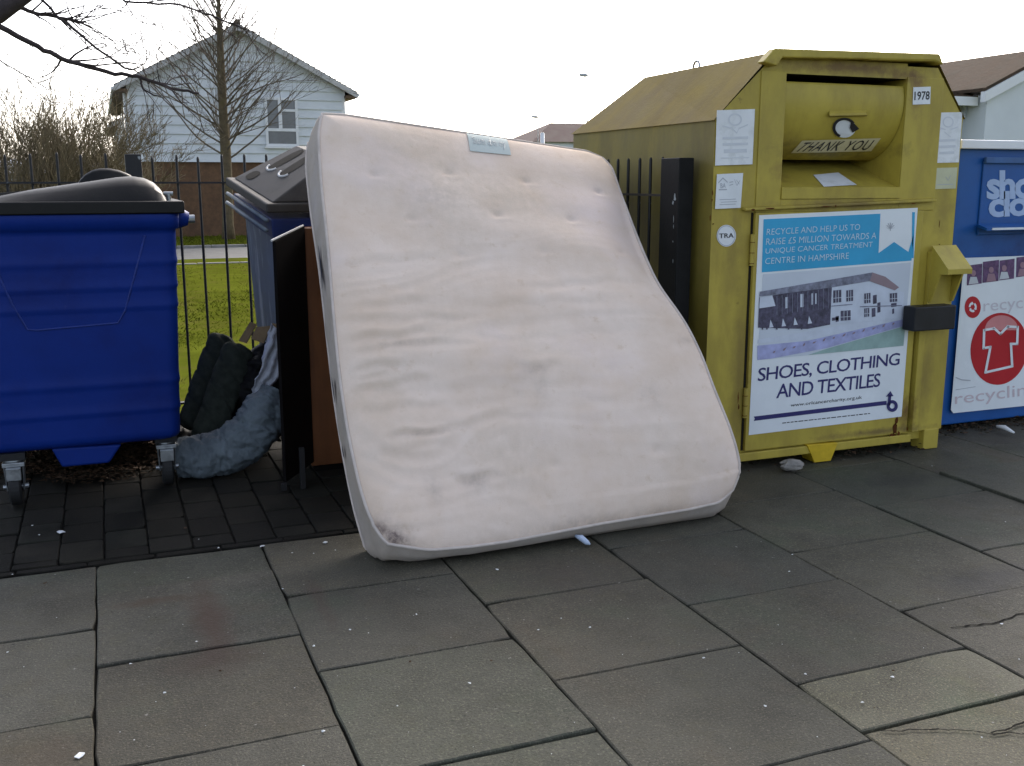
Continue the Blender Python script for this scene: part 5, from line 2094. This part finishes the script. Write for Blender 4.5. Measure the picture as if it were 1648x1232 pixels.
def right_house():
    # white house behind the blue bank, gable facing us
    D = 17.0
    c = Pd(1588, 152, D)
    v = c.y
    root = thing('house', 'white rendered house with a brown tiled roof beyond the blue clothing bank', 'house', (c.x + 3, v, -.2))
    gl = c.x                       # left end of the gable's verge
    ze = c.z
    pk = Pv(1700, 92, v)
    run, rise = pk.x - gl, pk.z - ze
    m = MB()
    m.prism([(gl + .02, v, -.4), (pk.x + run, v, -.4), (pk.x + run, v, ze), (pk.x, v, pk.z), (gl + .02, v, ze)], (0, 6, 0))
    m.build('gable_wall', mat['render'], root)
    m = MB()
    e2 = Pv(1535, 160, v + .5)
    m.box((Pv(1440, 160, v + .5).x, v + .5, -.4), (gl + .1, v + 5.5, e2.z))
    m.build('side_wall', mat['render'], root)
    # main roof (ridge along u) behind
    m = MB()
    rl = Pv(1518, 121, v + 3.0)
    rr_ = Pv(1648, 100, v + 3.0)
    x0 = Pv(1430, 160, v + .5).x
    zr = rl.z
    ncs = 18
    z_e = e2.z
    for k in range(ncs):
        t0, t1 = k / ncs, min(1, (k + 1.1) / ncs)
        va, vb = v + .2 + 2.8 * t0, v + .2 + 2.8 * t1
        za, zb = z_e + (zr - z_e) * t0, z_e + (zr - z_e) * t1
        m.add([(x0, va, za + .05), (pk.x + run, va, za + .05), (pk.x + run, vb, zb + .02), (x0, vb, zb + .02), (x0, va, za), (pk.x + run, va, za)], [(0, 1, 2, 3), (4, 5, 1, 0)])
    m.add([(x0, v + .2, z_e - .02), (pk.x + run, v + .2, z_e - .02), (pk.x + run, v + 3, zr), (x0, v + 3, zr), (x0, v + 5.9, z_e), (pk.x + run, v + 5.9, z_e)], [(0, 1, 2, 3), (3, 2, 5, 4)])
    m.build('roof', mat['tile2'], root)
    m = MB()
    m.hexa([(gl - .15, v - .12, ze - .13), (gl - .15, v - .02, ze - .13), (pk.x, v - .02, pk.z - .06), (pk.x, v - .12, pk.z - .06),
            (gl - .15, v - .12, ze + .04), (gl - .15, v - .02, ze + .04), (pk.x, v - .02, pk.z + .12), (pk.x, v - .12, pk.z + .12)])
    m.build('bargeboard', mat['upvc'], root)
    m = MB()
    m.box((x0, v + .12, z_e - .12), (gl - .05, v + .22, z_e + .02))
    m.build('gutter', mat['upvc'], root)
    m = MB()
    q = Pv(1553, 170, v + .42)
    m.tube([(q.x, v + .42, z_e - .1), (q.x, v + .42, z_e - .28), (q.x - .12, v + .42, z_e - .36), (q.x - .12, v + .42, -.2)], .035, 8)
    m.build('downpipe', mat['grey2'], root)
    # gable roof slopes returning back
    m = MB()
    m.hexa([(gl - .15, v - .1, ze + .045), (gl - .15, v + 3, ze + .045), (pk.x, v + 3, pk.z + .125), (pk.x, v - .1, pk.z + .125),
            (gl - .15, v - .1, ze + .10), (gl - .15, v + 3, ze + .10), (pk.x, v + 3, pk.z + .18), (pk.x, v - .1, pk.z + .18)])
    m.build('gable_roof', mat['tile2'], root)


mat['render'] = M('white_render', (.64, .67, .68), .8, .06, 1.5, .1, 20)
mat['tile2'] = M('weathered_brown_tile', (.075, .052, .036), .95, .3, 5, .7, 9, spec=.08, dirt=(.05, .043, .03), dscale=1.5)
mat['grey2'] = flat('pale_grey_plastic', (.45, .47, .48))
right_house()

# low garage far behind the shrubs
m = MB()
gp_ = Pd(60, 300, 30)
rootg = thing('garage', 'low pale garage with a grey roof seen through the bare shrubs', 'garage', (gp_.x, gp_.y, -.5))
m.box((gp_.x - 3, gp_.y, -.6), (gp_.x + 1.7, gp_.y + 5, 1.6))
m.build('wall', mat['render'], rootg)
m = MB()
m.add([(gp_.x - 3.2, gp_.y - .2, 1.6), (gp_.x + 1.9, gp_.y - .2, 1.6), (gp_.x + 1.9, gp_.y + 5.2, 1.6), (gp_.x - 3.2, gp_.y + 5.2, 1.6), (gp_.x - 3.2, gp_.y + 2.5, 2.1), (gp_.x + 1.9, gp_.y + 2.5, 2.1)],
      [(0, 1, 5, 4), (1, 2, 5), (2, 3, 4, 5), (3, 0, 4), (0, 3, 2, 1)])
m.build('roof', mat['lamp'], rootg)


# ================================================================== trees
def grow(m, p, d, length, r, depth, rng, spread, up, n=5, nmin=3, kids=(2, 4), shrink=.62, wig=.12, rmin=.0025, mi=0):
    segs = max(4, int(length / .25))
    segs = min(segs, 9)
    pts, rad = [p], [r]
    q, dd = p.copy(), d.normalized()
    for k in range(segs):
        dd = (dd + V3((rng.gauss(0, wig), rng.gauss(0, wig), rng.gauss(0, wig) + up * .06))).normalized()
        q = q + dd * (length / segs)
        pts.append(q.copy())
        rad.append(max(rmin, r * (1 - .62 * (k + 1) / segs)))
    m.tube(pts, rad, max(nmin, n), cap=False, mi=mi)
    if depth == 0:
        return
    for _ in range(rng.randint(*kids)):
        k = rng.randint(1, segs)
        base = pts[k]
        ax = (pts[k] - pts[k - 1]).normalized()
        s = ax.cross(V3((rng.gauss(0, 1), rng.gauss(0, 1), rng.gauss(0, 1)))).normalized()
        nd = (ax * (1 - spread) + s * spread + V3((0, 0, up * .25))).normalized()
        grow(m, base, nd, length * shrink * rng.uniform(.7, 1.2), max(rmin, rad[k] * .65), depth - 1, rng, spread, up, max(3, n - 1), nmin, kids, shrink, wig, rmin, mi)


def street_tree():
    rng = random.Random(12)
    base = Pz(368, 377, -.42)
    base.y, base.x = 31.2, Pv(368, 380, 31.2).x
    v = base.y
    root = thing('street_tree', 'bare young street tree in front of the white gable house', 'tree', (base.x, v, -.45))
    tr = MB()
    px = [(368, 384, .20), (367, 360, .165), (366, 300, .155), (363, 240, .15), (359, 180, .125), (356, 120, .12), (354, 60, .085), (352, 10, .055), (352, -50, .03), (353, -110, .012)]
    pts = [Pv(x, y, v) for x, y, _ in px]
    tr.tube(pts, [r for _, _, r in px], 12)
    tr.build('trunk', mat['bark'], root, smooth=True)
    cr = MB()
    for k in range(74):
        t = (k / 73) ** .9
        y = 258 - 330 * t
        i = max(j for j in range(len(px)) if px[j][1] >= y)
        f_ = (px[i][1] - y) / (px[i][1] - px[i + 1][1]) if i < len(px) - 1 else 0
        p = pts[i].lerp(pts[min(i + 1, len(pts) - 1)], f_)
        an = k * 2.4 + rng.uniform(-.4, .4)
        el = .46 + .62 * t
        d = V3((math.cos(an) * math.cos(el), math.sin(an) * math.cos(el), math.sin(el)))
        ln = (2.95 - 1.8 * t) * rng.uniform(.75, 1.1)
        if 180 < y < 258:
            ln *= rng.uniform(.9, 1.15)
        grow(cr, p, d, ln, .032 - .016 * t, 3, rng, .38, .55, 5, 3, (3, 4), .56, .07, .0036)
    cr.build('crown', mat['twig'], root, smooth=True, fix=False)


street_tree()


def shrub(x, depth, h, w_, seed, label, n, lean=.0):
    rng = random.Random(seed)
    c = Pd(x, 300, depth)
    z = ground_z(c.x, c.y)
    root = thing('shrub', label, 'shrub', (c.x, c.y, z), 'bare shrubs beyond the railings')
    st = MB()
    m = MB()
    for k in range(n):
        an = rng.uniform(0, 6.28)
        rr = rng.uniform(.0, .35) * w_
        p = V3((c.x + rr * math.cos(an), c.y + rr * math.sin(an), z))
        out_ = rng.uniform(.05, .55)
        d = V3((math.cos(an) * out_ + lean, math.sin(an) * out_, 1)).normalized()
        tgt = st if k < 5 else m
        grow(m if k >= 4 else st, p, d, h * rng.uniform(.45, .85), rng.uniform(.012, .026), 3 if k >= 4 else 0, rng, .36, .5, 4, 3, (4, 6), .50, .10, .0034)
    st.build('stem', mat['bark'], root, smooth=True, fix=False)
    m.build('crown', mat['bushtwig'], root, smooth=True, fix=False)


shrub(15, 15.5, 2.35, 2.0, 31, 'broadest bare shrub behind the railings, farthest from the house', 52)
shrub(62, 16.5, 2.9, 2.0, 32, 'tallest bare shrub with upright shoots behind the blue bin lid', 54)
shrub(112, 17.5, 2.6, 1.8, 33, 'bare brown shrub between the tallest shrub and the thin open one', 46)
shrub(150, 19.5, 2.5, 1.0, 34, 'thin open shrub closest to the white gable house', 24)


def overhanging_tree():
    rng = random.Random(77)
    V = 7.6
    root = thing('overhanging_tree', 'bare tree whose dark limbs hang into the top left corner', 'tree', (-3.6, V, 0))
    tr = MB()
    limb = [V3((-3.6, V, -.1)), V3((-3.55, V, 1.2)), V3((-3.3, V, 2.6)), V3((-2.6, V, 3.2))] 
    e0, e1 = Pv(-5, 22, V), Pv(50, -18, V)
    limb2 = limb + [Pv(-60, 45, V), e0, e1, Pv(150, -80, V), Pv(260, -190, V)]
    tr.tube(limb2, [.22, .19, .15, .12, .075, .062, .055, .045, .03], 12)
    tr.build('trunk', mat['branch'], root, smooth=True)
    cr = MB()

    def br(path, r0, r1, twigs=0, tl=.5):
        P = [Pv(x, y, V + dv) for x, y, dv in path]
        S = []
        for k in range(len(P) - 1):
            for q in range(5):
                S.append(P[k].lerp(P[k + 1], q / 5) + V3((rng.gauss(0, .003), rng.gauss(0, .003), rng.gauss(0, .003))))
        S.append(P[-1])
        n_ = len(S)
        rad = [r0 + (r1 - r0) * k / (n_ - 1) for k in range(n_)]
        cr.tube(S, rad, 7)
        for _ in range(twigs):
            k = rng.randint(n_ // 3, n_ - 1)
            ax = (S[k] - S[k - 1]).normalized()
            d = (ax + V3((rng.gauss(0, .6), rng.gauss(0, .3), rng.gauss(0.15, .5)))).normalized()
            grow(cr, S[k], d, tl * rng.uniform(.4, 1), max(.0035, rad[k] * .5), 2, rng, .4, .1, 4, 3, (1, 3), .55, .16, .0022)
    br([(-60, 10, 0), (0, 43, 0), (60, 75, .05), (110, 98, .1), (185, 118, .1), (230, 124, .1), (275, 142, .1), (320, 150, .1)], .021, .009, 9, .45)
    br([(20, 5, 0), (50, 20, .05), (95, 26, .1), (135, 37, .1)], .015, .009, 20, .42)
    br([(60, -10, 0), (95, 28, 0), (140, 65, .0), (200, 108, 0), (212, 112, 0)], .009, .0075, 2, .3)
    br([(150, -40, .0), (200, 1, .1), (290, 7, .1), (350, 28, .1), (395, 47, .1)], .008, .006, 9, .35)
    br([(-30, 80, .3), (0, 97, .3), (40, 120, .3), (75, 142, .3)], .005, .0035, 2, .25)
    br([(195, -30, .3), (202, 4, .3), (215, 25, .3), (230, 37, .3)], .0045, .003, 1, .2)
    br([(150, 48, .2), (175, 60, .2), (190, 75, .2)], .004, .0025, 1, .2)
    br([(226, 124, .1), (228, 140, .1), (245, 152, .1), (262, 156, .1)], .009, .004, 3, .3)
    cr.build('crown', mat['branch'], root, smooth=True, fix=False)


overhanging_tree()


# distant lamp posts and a white pole
def lamp_post(x, ytop, depth, head, label, side):
    p = Pd(x, ytop, depth)
    b = V3((p.x, p.y, -.5))
    root = thing('lamp_post', label, 'lamp post', b, 'street lamps far behind the mattress')
    m = MB()
    m.tube([b, V3((p.x, p.y, 1.0)), V3((p.x, p.y, p.z - .1)), V3((p.x - side * head * .15, p.y, p.z))], [.05, .04, .022, .02], 8)
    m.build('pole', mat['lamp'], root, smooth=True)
    m = MB()
    a, c = V3((p.x, p.y, p.z)), V3((p.x - side * head, p.y, p.z + .02))
    m.tube([a, a.lerp(c, .3), a.lerp(c, .8), c], [.05, .09, .08, .03], 8)
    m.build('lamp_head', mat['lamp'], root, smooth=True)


lamp_post(866, 188, 62, .45, 'lower distant street lamp above the white pole', 1)
lamp_post(946, 121, 44, .42, 'taller street lamp whose head shows above the yellow roof', 1)
m = MB()
p = Pd(873, 214, 48)
m.tube([(p.x, p.y, -.5), (p.x, p.y, 1.0), (p.x, p.y, p.z)], [.13, .12, .10], 10)
m.tube([(p.x, p.y, p.z - .002), (p.x, p.y, p.z + .03)], [.105, .06], 10)
tag(m.build('white_post', mat['upvc'], smooth=True), 'plain white pole in front of the maroon roofed house', 'pole')


mat['greypaper'] = M('shaded_grey_paper', (.24, .225, .20), .8, .3, 30, .5, 60)  # grey-beige, with the shadow it lies in painted into the colour


# ================================================================== litter
def scrap(px, py, s, mt, label, cat='paper scrap', z=.004):
    c = Pz(px, py, z)
    rng = random.Random(int(px * 7 + py))
    m = MB()
    pts = []
    N = 7
    for k in range(N):
        an = 6.2832 * k / N
        r_ = s * rng.uniform(.5, 1.15)
        pts.append(V3((c.x + r_ * math.cos(an), c.y + r_ * math.sin(an), z + rng.uniform(0, s * .35))))
    cc = V3((c.x, c.y, z + s * .3))
    m.add(pts + [cc] + [p - V3((0, 0, .0015)) for p in pts], [(k, (k + 1) % N, N) for k in range(N)] + [tuple(range(2 * N, N, -1))])
    return tag(m.build('paper_scrap', mt, fix=False), label, cat)


scrap(97, 857, .019, mat['litter'], 'white paper scrap on the brick paving near the bin castor')
scrap(422, 879, .012, mat['litter'], 'white pellet at the edge where slabs meet brick paving')
scrap(524, 873, .014, mat['litter'], 'white scrap just left of the mattress foot')
scrap(130, 1216, .015, mat['sticker'], 'pale chip on the nearest slab in the lower left corner')
scrap(298, 849, .010, mat['leafy'], 'small yellow brown leaf on the brick paving', 'leaf')
scrap(72, 938, .008, mat['leafy'], 'dark leaf fragment on the left slab', 'leaf')
m = MB()
c = Pz(945, 873, .012)
e = Pz(926, 862, .03)
m.tube([e, e.lerp(c, .5) + V3((0, 0, .006)), c, c + (c - e) * .25], [.006, .013, .011, .003], 9)
tag(m.build('plastic_wrapper', mat['wrapper'], smooth=True), 'twisted pale blue plastic wrapper under the mattress edge', 'wrapper')
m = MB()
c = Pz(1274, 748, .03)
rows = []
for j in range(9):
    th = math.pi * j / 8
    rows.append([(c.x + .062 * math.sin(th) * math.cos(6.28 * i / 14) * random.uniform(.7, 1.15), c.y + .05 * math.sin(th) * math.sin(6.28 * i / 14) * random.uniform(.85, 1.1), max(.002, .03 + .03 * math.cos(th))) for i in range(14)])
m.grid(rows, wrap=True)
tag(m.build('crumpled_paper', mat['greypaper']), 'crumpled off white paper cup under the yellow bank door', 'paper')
m = MB()
a, b = Pz(1605, 686, .03), Pz(1632, 696, .02)
m.tube([a, a.lerp(b, .4) + V3((0, 0, .01)), b], [.010, .014, .006], 7)
tag(m.build('plastic_wrapper', mat['litter'], smooth=True), 'thin white plastic strip in the dirt by the blue bank', 'wrapper')
# specks and crumbs: countless
rs = random.Random(99)
m = MB()
spk = [(20, 925), (52, 846), (63, 861), (320, 868), (352, 882), (440, 882), (470, 890), (505, 891), (540, 886), (316, 1033), (355, 1080), (520, 1177), (488, 1233), (660, 1065), (593, 1019), (563, 1014), (903, 995),
       (866, 1014), (790, 1064), (1066, 963), (1133, 1059), (1388, 1131), (1407, 1139), (1296, 1085), (1275, 893), (1640, 1061), (1612, 1005), (1580, 1187), (1500, 750), (1618, 840), (670, 989), (800, 917),
       (12, 1050), (210, 1069), (265, 1115), (455, 948), (505, 1040), (1436, 1090), (1437, 1080), (1231, 1137), (950, 1010), (756, 1100), (1270, 920)]
for x, y in spk + [(rs.uniform(0, 1648), rs.uniform(930, 1232)) for _ in range(50)]:
    c = Pz(x, y, .004)
    big = (x, y) in spk
    s = rs.uniform(.003, .0065) if big else rs.uniform(.001, .0028)
    N = 5
    pts = [(c.x + s * rs.uniform(.5, 1.2) * math.cos(6.28 * k / N), c.y + s * rs.uniform(.5, 1.2) * math.sin(6.28 * k / N), .0045 + s * rs.uniform(.1, .6)) for k in range(N)]
    m.add(pts + [(c.x, c.y, .0045 + s * .8)], [(k, (k + 1) % N, N) for k in range(N)], 0 if rs.random() < .8 else 1)
tag(m.build('litter', [mat['litter'], mat['leafy']], fix=False), 'tiny white specks and crumbs scattered over the paving slabs', 'litter', kind='stuff')
# dead leaves and dirt drifted below the banks
m = MB()
for _ in range(900):
    if rs.random() < .6:
        u, v = rs.uniform(4.15, 6.0), 4.36 + rs.gauss(0, .06)
    else:
        u, v = rs.uniform(2.7, 4.1), 4.30 + rs.gauss(0, .10)
    s = rs.uniform(.006, .022)
    an = rs.uniform(0, 6.28)
    z = .005 + abs(rs.gauss(0, .012))
    m.add([(u + s * math.cos(an), v + s * math.sin(an), z), (u - s * .5 * math.sin(an), v + s * .5 * math.cos(an), z + rs.uniform(0, .012)), (u - s * math.cos(an), v - s * math.sin(an), z + rs.uniform(0, .006)), (u + s * .5 * math.sin(an), v - s * .5 * math.cos(an), z + rs.uniform(0, .012))], [(0, 1, 2, 3)], 0 if rs.random() < .55 else 1)
for cu_, cv_, su, sv, hh, n_ in ((-.20, 5.50, .14, .14, .20, 2600), (.12, 5.52, .11, .13, .16, 2000), (-.45, 5.5, .12, .14, .17, 1600), (-.05, 5.62, .4, .10, .20, 3000), (-.1, 5.2, .2, .1, .03, 500)):  # leaf piles under the bin, heaped up to block light from behind
    for _ in range(n_):
        du, dv = rs.gauss(0, su * .6), rs.gauss(0, sv * .6)
        u, v = cu_ + du, cv_ + dv
        s = rs.uniform(.008, .024)
        z = .004 + hh * math.exp(-(du / su) ** 2 - (dv / sv) ** 2) * rs.random()
        an = rs.uniform(0, 6.28)
        m.add([(u + s * math.cos(an), v + s * math.sin(an), z), (u - s * .5 * math.sin(an), v + s * .5 * math.cos(an), z + rs.uniform(0, .012)), (u - s * math.cos(an), v - s * math.sin(an), z + rs.uniform(0, .006)), (u + s * .5 * math.sin(an), v - s * .5 * math.cos(an), z + rs.uniform(0, .012))], [(0, 1, 2, 3)], 0 if rs.random() < .7 else 1)
tag(m.build('leaf_litter', [mat['leafy'], mat['soil']], fix=False), 'dead leaves and dirt drifted under the clothing banks and heaped under the blue bin to block light', 'leaf litter', kind='stuff')
